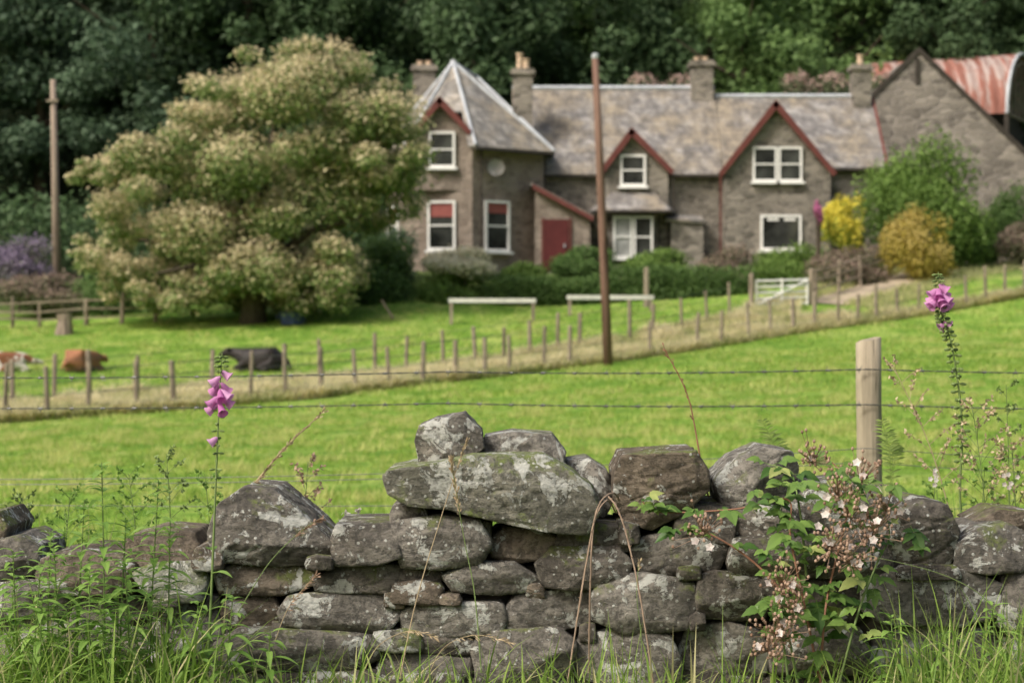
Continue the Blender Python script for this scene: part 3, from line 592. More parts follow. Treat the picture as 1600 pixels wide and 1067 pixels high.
for k in range(90):
    x_ = rr.uniform(-32, 34); y_ = rr.uniform(98, 103); s = rr.uniform(1.2, 2.4); cl.append((x_, y_, tz(x_, y_)+rr.uniform(.5, 2.8), s*1.2, s, s))
tag(leafcloud('woodland_undergrowth', cl, 30000, .3, M['f_wood'], None, (0, 0, 0), .4), 'dark tangled undergrowth along the foot of the wood', 'undergrowth', kind='stuff')
def shrub(name, x0, x1, rt, rb, Y, mat, label, n=5000, leaf=.12, dep=None, nc=26, cat='shrub', group=None):
    cx = (x0+x1)/2; b_ = P(cx, rb, Y); w_ = (x1-x0)/F*Y/2; h_ = (rb-rt)/F*Y; dep = dep or w_; tzv = tz(b_[0], Y); zb = min(tzv, b_[2])
    root = thing(name, (b_[0], Y, zb), label, cat, group); cl = []
    for k in range(nc):
        a_ = k*2.4+random.random(); q = math.sqrt((k+.5)/nc)*.72; s = random.uniform(.28, .42)
        zc = b_[2]+h_*(.1+.70*((k*.618) % 1))*(1-.30*q)
        cl.append((b_[0]+w_*q*math.cos(a_), Y+dep*q*math.sin(a_), zc, w_*s if w_ < 2*h_ else h_*.5, dep*s, h_*s*.85))
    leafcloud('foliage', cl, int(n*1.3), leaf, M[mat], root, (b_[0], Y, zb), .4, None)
    m = MB(); a0 = (b_[0], Y, zb-.1)
    m.tube([a0, (b_[0], Y, zb+.25)], [.1, .08], 6)
    for k in range(4):
        a_ = k*1.6; m.tube([(b_[0], Y, zb+.1), (b_[0]+w_*.35*math.cos(a_), Y+dep*.35*math.sin(a_), b_[2]+h_*.6)], [.06, .02], 5)
    m.build('stem', M['bark'], root); return root
shrub('round_tree', 1330, 1555, 200, 405, 84, 'f_green', 'round bright green leafy tree in front of the stone barn', 15000, .16, 2.8, 40, 'tree')
shrub('yellow_shrub', 1280, 1356, 296, 392, 82.5, 'f_yellow', 'bright yellow flowering shrub left of the round green tree', 4500, .12)
shrub('golden_shrub', 1372, 1492, 316, 432, 80, 'f_gold', 'golden orange shrub in front of the round green tree', 7000, .12)
shrub('pink_shrub', 1268, 1290, 306, 345, 81.5, 'f_foxpink', 'small pink flowering shrub left of the yellow shrub', 700, .1, nc=5)
shrub('clipped_bush', 852, 974, 380, 440, 81.2, 'f_hedge', 'rounded dark green bush in front of the red door porch', 7500)
shrub('clipped_bush', 972, 1090, 384, 440, 81.6, 'f_green', 'low rounded green bush below the bay window', 6500)
shrub('dusky_bush', 1085, 1185, 381, 455, 82.5, 'f_heather', 'dusky reddish bush right of the bay window', 5500)
shrub('garden_bush', 1165, 1305, 374, 458, 82.5, 'f_green', 'mixed green bush below the wide gable window', 7000)
shrub('garden_bush', 1250, 1400, 378, 455, 80.8, 'f_heather', 'olive and dusky garden bush behind the track fence', 7500)
shrub('garden_bush', 645, 768, 412, 488, 80.3, 'f_green', 'bright green bush below the cream flowers', 6500)
shrub('garden_bush', 770, 862, 408, 450, 81.5, 'f_green', 'low green bush under the right tower window', 4500)
shrub('cream_flower_bush', 655, 782, 382, 432, 80.9, 'f_cream', 'cream white flowering bush under the tower windows', 6500)
shrub('dark_bush', 500, 665, 352, 492, 80.5, 'f_hedge', 'large dark bush between the big tree and the tower', 13000, nc=34)
shrub('dark_bush', 560, 655, 350, 445, 83, 'f_wood_blue', 'blue green bush left of the tower corner', 5000)
shrub('purple_bush', -30, 92, 360, 455, 84, 'f_purple', 'lilac purple flowering bush at the left edge', 6000)
shrub('brown_thicket', -20, 140, 420, 480, 81, 'f_heather', 'brownish low thicket behind the old rail fence', 6000)
shrub('brown_thicket', 110, 290, 400, 502, 82, 'f_hedge', 'dark thicket under the left side of the big tree', 8000)
shrub('edge_bush', 1530, 1640, 280, 405, 88, 'f_hedge', 'dark green bush at the right edge behind the track', 7000)
shrub('edge_bush', 1480, 1570, 330, 410, 86, 'f_green', 'green bush between the golden shrub and the right edge', 5000)
shrub('edge_bush', 1555, 1640, 340, 412, 84.5, 'f_heather', 'brownish green bush low at the right edge beside the track', 4000)
for k, px in enumerate((1010, 1070, 1255, 1310, 1385)):
    shrub('blossom_shrub', px-38, px+38, 106, 150, 100, 'f_pink', 'pale pink blossoming shrub showing above the roof ridge', 900, .18, group='pink blossom shrubs behind the roofs', nc=8)
def hedge(x0, x1, rt, rb, Y, label, mat='f_hedge', n=14000):
    a_, b_ = P(x0, rb, Y), P(x1, rt, Y); root = thing('garden_hedge', (a_[0], Y, min(a_[2], tz(a_[0], Y))), label, 'hedge'); cl = []
    k = int((x1-x0)/14)
    for i in range(k):
        for z in (.3, .68): cl.append((a_[0]+(b_[0]-a_[0])*(i+.5)/k, Y+random.uniform(-.12, .12), a_[2]+(b_[2]-a_[2])*z+random.uniform(-.05, .05), .5, .6, (b_[2]-a_[2])*random.uniform(.34, .40)))
    leafcloud('foliage', cl, n, .10, M[mat], root, ORG[root.name], .5, spread=.06)
    for i in range(0, k, 3): m = MB(); x_ = a_[0]+(b_[0]-a_[0])*(i+.5)/k; m.tube([(x_, Y, tz(x_, Y)-.1), (x_, Y, b_[2]-.4)], .04, 5); m.build('stem', M['bark'], root)
hedge(766, 958, 432, 484, 79.6, 'low dark hedge bordering the front garden left of the leaning pole'); hedge(962, 1172, 416, 478, 79.8, 'low dark hedge bordering the front garden right of the leaning pole')
p = Vector(PT(458, 75)); root = thing('blue_tub', p, 'blue plastic tub on the grass right of the big tree trunk', 'tub'); m = MB(); m.tube([p, p+Vector((0, 0, .42)), p+Vector((0, 0, .46)), p+Vector((0, 0, .46))], [.45, .52, .56, .5], 14); m.build('tub_body', M['tarp'], root)
m = MB(); m.tube([p+Vector((-.56, 0, .4)), p+Vector((-.62, 0, .3)), p+Vector((-.56, 0, .22))], .03, 5); m.build('handle', M['tarp'], root)
p = Vector(PT(100, 74.5)); m = MB(); m.tube([p+Vector((0, 0, -.1)), p+Vector((.03, 0, .5)), p+Vector((0, 0, .78))], [.36, .27, .3], 12, jit=.08); tag(m.build('tree_stump', M['palepole'], None, p), 'weathered tree stump in front of the old rail fence', 'stump')
p = Vector(PT(1010, 77.6)); m = MB(); m.tube([p-Vector((0, 0, .2)), p+Vector((0, 0, 1.5)), p+Vector((0, 0, 1.55))], [.11, .10, .07], 8, jit=.05); tag(m.build('garden_post', M['farpost'], None, p), 'single wooden post in front of the garden hedge', 'post')
m = MB(); q = Vector(PT(600, 75.5)); m.tube([q+Vector((-.1, 0, .75)), q+Vector((.35, 0, .05))], .05, 6); tag(m.build('leaning_stick', M['palepole'], None, q), 'pale stick leaning in the grass right of the blue tub', 'stick')
# ---------------------------------------------------------------- cows
def cow(px, Y, yaw, sc, mat, label, up=1.):
    p = PT(px, Y); p = (p[0], p[1], p[2]-.03); root = thing('cow', p, label, 'cow', None); bm = bmesh.new(); sk = bm.verts.layers.skin.verify(); vd = {}
    def V(k, co, r, rt=False):
        v_ = bm.verts.new(co); v_[sk].radius = (r, r); v_[sk].use_root = rt; vd[k] = v_; return v_
    def E(*ks):
        for a_, b_ in zip(ks[:-1], ks[1:]): bm.edges.new((vd[a_], vd[b_]))
    V('r', (-1.0, 0, .44), .22); V('h', (-.72, 0, .47), .40); V('m', (-.15, 0, .44), .46, True); V('c', (.42, 0, .48), .42); V('n', (.75, 0, .66), .26); V('k', (.98, 0, .80*up), .18); V('e', (1.18, 0, .88*up), .15); V('f', (1.38, 0, .74*up), .11); V('z', (1.52, 0, .64*up), .085)
    E('r', 'h', 'm', 'c', 'n', 'k', 'e', 'f', 'z')
    for s in (-1, 1):
        V(f'a{s}', (.5, .28*s, .28), .16); V(f'b{s}', (.85, .3*s, .14), .1); V(f'd{s}', (.5, .33*s, .07), .06); E('c', f'a{s}', f'b{s}', f'd{s}')
        V(f'g{s}', (-.55, .35*s, .28), .2); V(f'i{s}', (-.1, .5*s, .18), .12); V(f'j{s}', (-.5, .56*s, .08), .07); V(f'l{s}', (-.2, .56*s, .06), .05); E('h', f'g{s}', f'i{s}', f'j{s}', f'l{s}')
        V(f'o{s}', (1.1, .17*s, .96*up), .05); V(f'p{s}', (1.07, .30*s, .96*up), .03); E('e', f'o{s}', f'p{s}')
    V('t1', (-1.2, .05, .3), .05); V('t2', (-1.25, .15, .08), .04); E('r', 't1', 't2')
    me = bpy.data.meshes.new('body'); bm.to_mesh(me); bm.free(); o = link('body', me, p, root, M[mat])
    a_ = o.modifiers.new('Skin', 'SKIN'); a_.use_smooth_shade = True; s_ = o.modifiers.new('Sub', 'SUBSURF'); s_.levels = 2; s_.render_levels = 2
    root.rotation_euler = (0, 0, yaw); root.scale = (sc,)*3
cow(404, 62, math.radians(172), .84, 'cow_black', 'black cow lying in the far field facing left', .9)
cow(131, 62, math.radians(62), .76, 'cow_brown', 'brown cow lying in the far field left of the black cow', .7)
cow(14, 62, math.radians(15), .7, 'cow_patch', 'brown and white cow lying at the left edge of the field', .6)
# ---------------------------------------------------------------- dry stone wall
WALL = thing('dry_stone_wall', (0, 5.15, .64), 'dry stone field wall of grey lichen spotted stones across the foreground', 'wall')
def ico(sub):
    bm = bmesh.new(); bmesh.ops.create_icosphere(bm, subdivisions=sub, radius=1); v = np.array([q.co[:] for q in bm.verts]); f = np.array([[q.index for q in fc.verts] for fc in bm.faces]); bm.free(); return v, f
ICO = {5: ico(5), 6: ico(6)}
def stone(name, poly, Yf, depth, mat, parent=None, label=None, sub=5, rough=.022, ncut=10, grow=1.045):
    rr = random.Random(hash(tuple(poly)) % 99991); Yc = Yf+depth/2
    q = np.array([P(a_, b_, Yf+.04)[[0, 2]] for a_, b_ in poly]); cx = q.mean(0)
    q = (q-cx)*grow; d, fc = ICO[sub]; th = np.arctan2(d[:, 2], d[:, 0])
    R = np.full(len(th), 1e9); co, si = np.cos(th), np.sin(th)
    for i in range(len(q)):
        a_, b_ = q[i], q[(i+1) % len(q)]; e = b_-a_; den = co*e[1]-si*e[0]; den = np.where(abs(den) < 1e-9, 1e-9, den)
        t_ = (a_[0]*e[1]-a_[1]*e[0])/den; u_ = (a_[0]*si-a_[1]*co)/den
        ok = (t_ > 0) & (u_ >= -1e-6) & (u_ <= 1+1e-6); R = np.where(ok & (t_ < R), t_, R)
    R = np.where(R > 1e8, np.median(R), R)
    m_ = np.sqrt(d[:, 0]**2+d[:, 2]**2); nn_ = 14.; pw = (m_**nn_+abs(d[:, 1])**nn_)**(-1/nn_)
    v = np.stack([co*R*m_*pw, d[:, 1]*pw*depth/2, si*R*m_*pw], 1)
    size = math.sqrt(np.ptp(q[:, 0])*np.ptp(q[:, 1]))
    ext = np.array([np.ptp(q[:, 0])/2, min(depth/2, np.ptp(q[:, 1])*.6), np.ptp(q[:, 1])/2])
    for k in range(ncut):
        edge = k < ncut-4; a_ = rr.uniform(0, math.tau)
        nv = np.array([math.cos(a_)*rr.uniform(.25, .75), -1., math.sin(a_)*rr.uniform(.25, .8)]) if edge else np.array([rr.gauss(0, .22), -1., rr.gauss(.12, .25)])
        nv = nv/ext; nv /= np.linalg.norm(nv); pr = v@nv; h_ = pr.max()-(rr.uniform(.10, .42) if edge else rr.uniform(.04, .14))*np.ptp(q[:, 1])*.5
        ov = np.maximum(pr-h_, 0); v = v-nv[None]*ov[:, None]
    sd = Vector((rr.uniform(0, 90), rr.uniform(0, 90), rr.uniform(0, 90)))
    dn = v/np.maximum(np.linalg.norm(v, axis=1, keepdims=True), 1e-6); disp = np.empty(len(v))
    for i in range(len(v)):
        p_ = Vector(v[i]); s1 = mn.noise(p_*(3/size)+sd); s2 = mn.noise(Vector((p_.x*12, p_.y*12, p_.z*30))+sd); s3 = mn.noise(p_*36+sd); s4 = mn.noise(p_*90+sd); s5 = abs(mn.noise(Vector((p_.x*9, p_.y*9, p_.z*24))+sd))
        disp[i] = s1*.7+s2*.5*min(1, size/.15)+s3*.38+s4*.28-max(0, .14-s5)*7*min(1, size/.2)
    v = v+dn*(disp*rough*size**.6*.42)[:, None]
    org = Vector((cx[0], Yc, cx[1]))
    me = bpy.data.meshes.new(name); me.from_pydata(v.tolist(), [], fc.tolist()); me.shade_smooth()
    o = link(name, me, org, parent, M[mat])
    if label: tag(o, label, 'stone')
    return o
def rnd(x0, x1, y0, y1):
    rr = random.Random(int(x0*7+y0*13)); w_, h_ = x1-x0, y1-y0; j = lambda a_: rr.uniform(-a_, a_)
    return [(x0+j(.02*w_), y0+h_*(.6+j(.2))), (x0+w_*(.04+abs(j(.08))), y0+h_*(.06+abs(j(.12)))), (x0+w_*(.45+j(.2)), y0+j(.05)*h_), (x0+w_*(.96-abs(j(.08))), y0+h_*(.05+abs(j(.10)))), (x1, y0+h_*(.5+j(.25))), (x0+w_*.96, y1-h_*.04), (x0+w_*(.5+j(.2)), y1), (x0+w_*.05, y1-h_*(.04+abs(j(.08))))]
tops = [
 ([(648,690),(655,665),(680,653),(725,645),(752,672),(757,700),(735,712),(690,724),(655,732)], 5.06, .2, 'stone', 'rounded grey boulder topmost on the left end of the big mossy slab', 6),
 ([(750,702),(757,682),(800,674),(862,678),(884,705),(880,726),(800,724),(750,722)], 5.12, .25, 'stone', 'flat layered slate lying on the slab right of the topmost boulder', 6),
 ([(598,744),(606,736),(740,711),(850,711),(890,734),(926,760),(940,800),(917,836),(870,834),(780,817),(700,797),(640,792),(606,772)], 4.93, .42, 'stone_moss', 'largest slab of the wall top, green with moss and blotched with pale lichen', 6),
 ([(885,722),(920,716),(950,736),(964,770),(948,805),(925,820),(895,780)], 5.12, .3, 'stone', 'grey rough stone wedged behind the right end of the big mossy slab', 5),
 ([(960,738),(973,710),(1020,706),(1088,703),(1107,735),(1110,765),(1070,802),(1020,830),(975,818),(960,780)], 4.98, .36, 'stone_brown', 'blocky grey brown boulder right of the big mossy slab', 6),
 ([(1115,752),(1150,718),(1195,698),(1238,706),(1252,735),(1240,775),(1190,800),(1130,800)], 5.05, .34, 'stone', 'pale topped stone just left of the bramble on the wall top', 6),
 ([(1230,790),(1270,758),(1330,750),(1388,758),(1415,790),(1402,835),(1320,855),(1240,850)], 5.05, .34, 'stone', 'broad stone behind the bramble flowers on the wall top', 5),
 ([(1386,850),(1398,800),(1440,780),(1480,788),(1499,830),(1487,880),(1430,895),(1393,887)], 4.98, .36, 'stone_dark', 'dark round boulder right of the bramble on the wall top', 6),
 ([(1490,850),(1530,823),(1580,818),(1620,838),(1628,890),(1540,898),(1490,890)], 4.98, .34, 'stone', 'light grey rounded stone at the right edge of the wall top', 5),
 ([(1520,815),(1560,794),(1610,798),(1625,828),(1560,838)], 5.12, .25, 'stone_brown', 'small brownish stone behind the light grey one at the right edge', 5),
 ([(323,832),(338,788),(380,762),(425,766),(470,800),(520,846),(514,882),(440,886),(380,882),(333,879)], 4.97, .38, 'stone', 'big angular grey boulder with a sloping right side beside the left foxglove', 6),
 ([(193,842),(240,828),(300,833),(316,860),(297,888),(225,893),(196,874)], 5.0, .34, 'stone_brown', 'flat brownish stone left of the big angular boulder', 5),
 ([(-30,848),(30,836),(62,853),(66,888),(40,905),(-30,907)], 5.0, .34, 'stone', 'grey stone at the left edge of the wall top', 5),
 ([(-30,805),(0,798),(18,822),(12,843),(-30,848)], 5.05, .3, 'stone_brown', 'small stone topmost at the left edge', 5)]
for pl_, Y_, d_, mt, lb, sb in tops: stone('top_stone', pl_, Y_, d_, mt, None, lb, sb, grow=1.01)
S = [([(518,840),(526,820),(617,818),(629,870),(590,882),(520,884)],'stone'),([(613,815),(680,806),(747,810),(770,850),(750,880),(690,889),(628,886),(616,850)],'stone'),
 ([(760,845),(790,824),(852,826),(874,845),(847,872),(800,882),(768,869)],'stone_brown'),(rnd(608,668,786,824),'stone'),([(691,898),(740,877),(802,877),(842,903),(840,922),(780,929),(708,924)],'stone'),
 ([(836,880),(863,855),(962,851),(989,880),(977,910),(900,922),(848,916)],'stone_dark'),([(983,860),(1010,838),(1060,828),(1112,826),(1142,850),(1122,890),(1050,899),(998,892)],'stone'),
 (rnd(1138,1285,836,905),'stone_dark'),([(206,895),(238,879),(312,875),(326,905),(317,939),(260,943),(223,920)],'stone_pale'),([(336,895),(368,879),(452,869),(496,890),(489,914),(440,929),(346,930)],'stone_brown'),
 ([(490,905),(538,881),(642,881),(692,890),(684,914),(600,926),(498,924)],'stone_dark'),(rnd(610,694,905,945),'stone_brown'),([(435,955),(453,929),(540,922),(612,927),(626,960),(604,988),(500,986),(443,976)],'stone'),
 ([(626,957),(648,941),(782,939),(794,965),(779,992),(650,995),(628,979)],'stone'),([(786,955),(808,927),(902,917),(929,932),(922,972),(870,986),(793,984)],'stone'),
 ([(923,930),(943,899),(1010,895),(1082,911),(1092,950),(1074,982),(980,989),(928,969)],'stone'),(rnd(1084,1202,892,970),'stone_dark'),(rnd(1200,1352,900,974),'stone_dark'),
 ([(1348,912),(1398,889),(1502,889),(1562,911),(1566,960),(1500,979),(1380,974),(1348,952)],'stone'),(rnd(1560,1650,892,987),'stone'),(rnd(228,345,940,1047),'stone'),
 ([(338,1002),(378,981),(480,983),(582,991),(592,1030),(540,1049),(380,1049),(340,1034)],'stone'),(rnd(580,662,980,1018),'stone_moss'),(rnd(586,740,1014,1068),'stone'),
 ([(736,1012),(758,986),(872,981),(899,1002),(894,1046),(864,1070),(748,1066)],'stone'),(rnd(655,745,990,1022),'stone_dark'),(rnd(893,1066,980,1070),'stone'),(rnd(1063,1202,975,1064),'stone'),
 (rnd(1200,1358,972,1057),'stone'),(rnd(1355,1560,978,1064),'stone'),(rnd(1555,1660,988,1064),'stone'),(rnd(-40,106,903,964),'stone'),(rnd(58,210,862,930),'stone_brown'),(rnd(-40,118,958,1054),'stone_moss'),
 (rnd(106,234,925,1047),'stone'),(rnd(345,440,926,982),'stone_brown'),(rnd(236,284,932,962),'stone'),(rnd(300,350,850,892),'stone_brown'),(rnd(1262,1395,845,905),'stone_dark'),(rnd(748,768,812,842),'stone'),
 (rnd(965,1000,815,850),'stone_dark'),(rnd(870,985,818,862),'stone_dark'),(rnd(1395,1500,880,905),'stone_dark'),
 (rnd(1052,1150,785,850),'stone_dark'),(rnd(1130,1250,786,852),'stone_dark')]
for a_ in ((478,522,866,890),(820,852,906,936),(600,634,922,950),(904,932,972,1002),(1058,1096,884,906),(1076,1102,955,985),(425,450,968,992),(560,600,1040,1062),(1188,1216,898,930),(322,346,928,950),(685,722,924,944),(740,768,1062,1085)): S.append((rnd(*a_), random.choice(['stone_dark', 'stone_brown'])))
for x0, x1 in ((-40, 130), (125, 290), (286, 420), (415, 600), (596, 730), (726, 900), (896, 1030), (1026, 1190), (1186, 1330), (1326, 1500), (1496, 1660)): S.append((rnd(x0, x1, 1044, 1125), 'stone_dark'))
for sgn in (0, 1):
    for (y0_, y1_) in ((845, 915), (912, 985), (982, 1055), (1052, 1125)):
        x_ = -400 if sgn == 0 else 1655; e = -45 if sgn == 0 else 2010
        while x_ < e-60:
            w_ = random.uniform(120, 190); S.append((rnd(x_, min(e, x_+w_), y0_, y1_), random.choice(['stone', 'stone_brown', 'stone_dark']))); x_ += w_-2
for pl_, mt in S[:99]:
    stone('stone', pl_, 4.98+random.uniform(-.025, .04), .36, mt, WALL)
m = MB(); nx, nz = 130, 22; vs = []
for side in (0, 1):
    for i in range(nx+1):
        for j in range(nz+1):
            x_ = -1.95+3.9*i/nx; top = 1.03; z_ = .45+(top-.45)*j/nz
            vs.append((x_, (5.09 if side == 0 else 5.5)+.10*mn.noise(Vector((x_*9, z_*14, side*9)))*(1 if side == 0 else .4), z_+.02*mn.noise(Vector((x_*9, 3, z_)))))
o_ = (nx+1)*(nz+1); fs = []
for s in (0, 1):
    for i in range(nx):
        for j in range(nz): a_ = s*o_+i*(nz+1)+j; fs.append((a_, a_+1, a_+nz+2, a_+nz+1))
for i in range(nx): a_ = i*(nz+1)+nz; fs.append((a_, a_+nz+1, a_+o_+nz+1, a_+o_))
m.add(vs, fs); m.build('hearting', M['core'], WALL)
# ---------------------------------------------------------------- near wire fence
top = Vector(P(1357, 531, 8)); p = Vector(P(1360, 760, 8)); p.z = tz(p.x, 8)-.05; pts = [p.lerp(top, t_/8) for t_ in range(9)]
m = MB(); vs = []; n_ = 20
for a_, q in enumerate(pts):
    for j in range(n_):
        an = math.tau*j/n_; r_ = .049*(1+.05*math.cos(2*an+.5)+.06*mn.noise(Vector((math.cos(an)*2, math.sin(an)*2, q.z*3)))); dz = (.012*math.cos(an)+.005*random.uniform(-1, 1)) if a_ == 8 else 0
        vs.append(q+Vector((math.cos(an)*r_, math.sin(an)*r_, dz)))
m.add(vs, [(a_*n_+j, a_*n_+(j+1) % n_, (a_+1)*n_+(j+1) % n_, (a_+1)*n_+j) for a_ in range(8) for j in range(n_)]+[tuple(8*n_+j for j in range(n_))])
o = m.build('fence_post', M['post'], None, p); tag(o, 'weathered wooden fence post rising behind the bramble', 'post')
for pf in o.data.polygons: pf.use_smooth = len(pf.vertices) == 4
def wire(name, pts, label, barb=0., r=.0016):
    P3 = [Vector(P(a_, b_, c_)) for a_, b_, c_ in pts]; L = []
    for a_, b_ in zip(P3[:-1], P3[1:]):
        k = max(2, int((b_-a_).length/.025)) if barb else 6
        sag = .006*(b_-a_).length
        for i in range(k): t_ = i/k; q = a_.lerp(b_, t_); q.z -= sag*4*t_*(1-t_); L.append(q)
    L.append(P3[-1]); root = thing(name, L[0], label, 'wire')
    if barb:
        for ph in (0, math.pi):
            m = MB(); m.tube([q+Vector((0, math.cos(i*1.1+ph)*.0022, math.sin(i*1.1+ph)*.0022)) for i, q in enumerate(L)], r*.9, 4); m.build('strand', M['wire'], root)
        i = 3
        while i < len(L):
            m = MB(); q = L[i]; m.tube([q-Vector((.008, 0, 0)), q+Vector((.008, 0, 0))], .0048, 5)
            for s in (-1, 1):
                a_ = random.uniform(0, 6.28); d = Vector((s*.35, math.cos(a_), math.sin(a_)))*.016; m.tube([q-d+Vector((s*.005, 0, 0)), q+d+Vector((s*.005, 0, 0))], [.0011, .0011], 4)
            i += int(barb/.025); m.build('barb', M['wire'], root)
    else:
        m = MB(); m.tube(L, r, 5); m.build('strand', M['wire'], root)
wire('barbed_wire', [(-500,585,8),(700,581,7.93),(1352,577,7.94),(2100,582,8)], 'upper barbed wire strand fixed near the top of the near post', .13)
wire('barbed_wire', [(-500,632,8),(700,630,7.93),(1352,632,7.94),(2100,640,8)], 'lower barbed wire strand crossing behind the left foxglove', .13)
wire('plain_wire', [(-500,744,8),(600,740,7.95),(1352,700,7.94),(2100,740,8)], 'plain wire below the barbed strands, upper of the low pair', 0)
wire('plain_wire', [(-500,752,8.1),(600,748,8.0),(1352,722,7.96),(2100,760,8)], 'plain wire just under the other low wire, middle of the three', 0)
wire('plain_wire', [(-500,775,8.1),(600,790,8.0),(1352,790,7.96),(2100,800,8)], 'lowest plain wire of the near fence running just above the wall top', 0)
# ---------------------------------------------------------------- foreground plants
UP = Vector((0, 0, 1))
def curve(pts, k=8):
    pts = [Vector(p) for p in pts]; out = []
    for i in range(len(pts)-1):
        p0, p1, p2, p3 = pts[max(i-1, 0)], pts[i], pts[i+1], pts[min(i+2, len(pts)-1)]
        for j in range(k):
            t_ = j/k; out.append(.5*((2*p1)+(p2-p0)*t_+(2*p0-5*p1+4*p2-p3)*t_**2+(3*p1-p0-3*p2+p3)*t_**3))
    out.append(pts[-1]); return out
def px3(l): return [Vector(P(a_, b_, c_)) for a_, b_, c_ in l]
def foxglove(pts, fl, small, label, s=1.):
    c = curve(px3(pts), 10); root = thing('foxglove', c[0], label, 'flower'); m = MB(); n_ = len(c)
    m.tube(c, [.0042*(1-.75*i/n_) for i in range(n_)], 6, .5); m.build('stem', M['stem'], root, smooth=True)
    def at(t_): return c[min(n_-1, int(t_*(n_-1)))]
    for (t_, a_, L) in fl:
        p = at(t_); d = Vector((math.cos(a_), math.sin(a_)*.7, -.75)).normalized(); m = MB()
        m.tube([p, p+d*L*.12, p+d*L*.3, p+d*L*.65+Vector((0, 0, -.001)), p+d*L*.9, p+d*L], [.002, .0045, .0075*s, .0095*s, .0115*s, .0145*s], 10, random.random(), .04)
        m.f.pop(); m.build('flower', M['fox'], root, smooth=True)
    for (t0, t1, k, sz), nm in zip(small, ('bud_tip', 'seed_pods')):
        m = MB()
        for i in range(k):
            t_ = t0+(t1-t0)*i/max(1, k-1); a_ = i*2.4; p = at(t_); d = Vector((math.cos(a_), math.sin(a_), -.15)).normalized(); q = p+d*(.006+sz*.6)
            m.tube([p, p+d*.006, q, q+d*sz*.6, q+d*sz], [.0012, .002, sz*.42, sz*.38, .001], 6)
            m.leaf(p, d+Vector((0, 0, -.4)), UP, sz*1.9, sz*.5, .2, 3)
        m.build(nm, M['stem'], root)
    m = MB()
    for i in range(7):
        p = at(.03+.055*i); a_ = i*2.4; m.leaf(p, (math.cos(a_), math.sin(a_)*.6, .35), UP, .10-.008*i, .03, .5, 7, tone=random.random())
    m.build('leaves', M['f_fg'], root)
foxglove([(322,1090,4.72),(330,930,4.72),(337,760,4.74),(342,640,4.76),(347,552,4.78)], [(.79,2.9,.036),(.80,.3,.038),(.82,3.6,.036),(.84,-.4,.034),(.85,2.3,.036),(.87,.9,.032),(.885,3.3,.03),(.90,0,.026),(.83,-1.4,.036),(.785,-1.2,.036),(.67,3.4,.024)], [(.905,.995,18,.008),(.5,.78,20,.007)], 'pink foxglove standing in front of the wall at the left', .92)
foxglove([(1512,900,5.5),(1500,780,5.5),(1503,660,5.5),(1488,545,5.5),(1470,485,5.5),(1466,425,5.5)], [(.86,2.9,.042),(.865,.2,.042),(.875,3.8,.041),(.885,-.6,.04),(.895,2.4,.038),(.905,.6,.036),(.915,3.3,.032),(.925,-.2,.03),(.88,-1.5,.042),(.90,-1.7,.038),(.86,-1.3,.042),(.74,.3,.02),(.73,3.3,.018)], [(.93,.995,12,.008),(.3,.85,90,.011)], 'tall pink foxglove rising behind the wall at the right', 1.1)
def stalk(name, pts, r, mat, label, seeds=0, cat='stem', seedmat=None, t0=.55, sl=.02, spread=.5, sw=.005):
    c = curve(px3(pts), 8); root = thing(name, c[0], label, cat); m = MB(); n_ = len(c); m.tube(c, [r*(1-.6*i/n_) for i in range(n_)], 5, .5, .08); m.build('stem', M[mat], root)
    if seeds:
        m = MB()
        for i in range(seeds):
            t_ = t0+(1-t0)*i/seeds; p = c[min(n_-1, int(t_*n_))].lerp(c[min(n_-1, int(t_*n_)+1)], random.random()); ax_ = (c[-1]-c[-6]).normalized(); d = (ax_+Vector(unit(1)[0])*spread).normalized()
            for k in range(2): m.leaf(p+d*sl*k*.7, d, Vector(unit(1)[0]), sl, sw, .1, 3)
        m.build('seed_head', M[seedmat or mat], root)
    return root
stalk('dry_stalk', [(385,770,5.2),(415,735,5.18),(445,700,5.15),(503,645,5.1)], .0028, 'dry', 'dry brown seed stalk leaning right above the angular boulder', 70, sl=.012, t0=.1)
stalk('dry_stalk', [(1112,800,5.3),(1095,720,5.3),(1075,620,5.3),(1038,545,5.3)], .0028, 'redcane', 'thin red brown bare stalk rising above the blocky boulder', 14, sl=.012, t0=.5)
stalk('grass_stalk', [(625,1060,4.75),(650,940,4.78),(695,790,4.8),(728,692,4.8)], .0018, 'dry', 'straw grass stalk crossing the big mossy slab leaning right', 22, 'grass stalk', sl=.010, t0=.82, spread=.25)
stalk('grass_stalk', [(752,1050,4.75),(742,930,4.78),(725,840,4.8),(705,722,4.8)], .0018, 'stem', 'green grass stalk crossing the big mossy slab leaning left', 60, 'grass stalk', 'dry', sl=.012, t0=.74, spread=.5)
stalk('grass_stalk', [(370,960,4.7),(420,880,4.72),(470,830,4.74),(500,812,4.75)], .0013, 'stem', 'thin arching grass head in front of the angular boulder', 34, 'grass stalk', 'bud', sl=.010, t0=.55)
stalk('grass_stalk', [(560,1070,4.7),(590,1010,4.7),(640,985,4.68),(678,995,4.66)], .0011, 'dry', 'drooping straw grass head low in the middle of the wall', 24, 'grass stalk', 'dry', sl=.012, t0=.5, sw=.003)
stalk('grass_stalk', [(660,1080,4.66),(690,1015,4.66),(740,992,4.64),(795,1003,4.62)], .0011, 'dry', 'drooping straw grass head low left of the dead bramble canes', 24, 'grass stalk', 'dry', sl=.012, t0=.5, sw=.003)
stalk('grass_stalk', [(430,1000,4.66),(450,950,4.66),(478,915,4.64),(492,900,4.62)], .0012, 'dry', 'pinkish feathery grass head below the angular boulder', 30, 'grass stalk', 'bud', sl=.012, t0=.3, sw=.004)
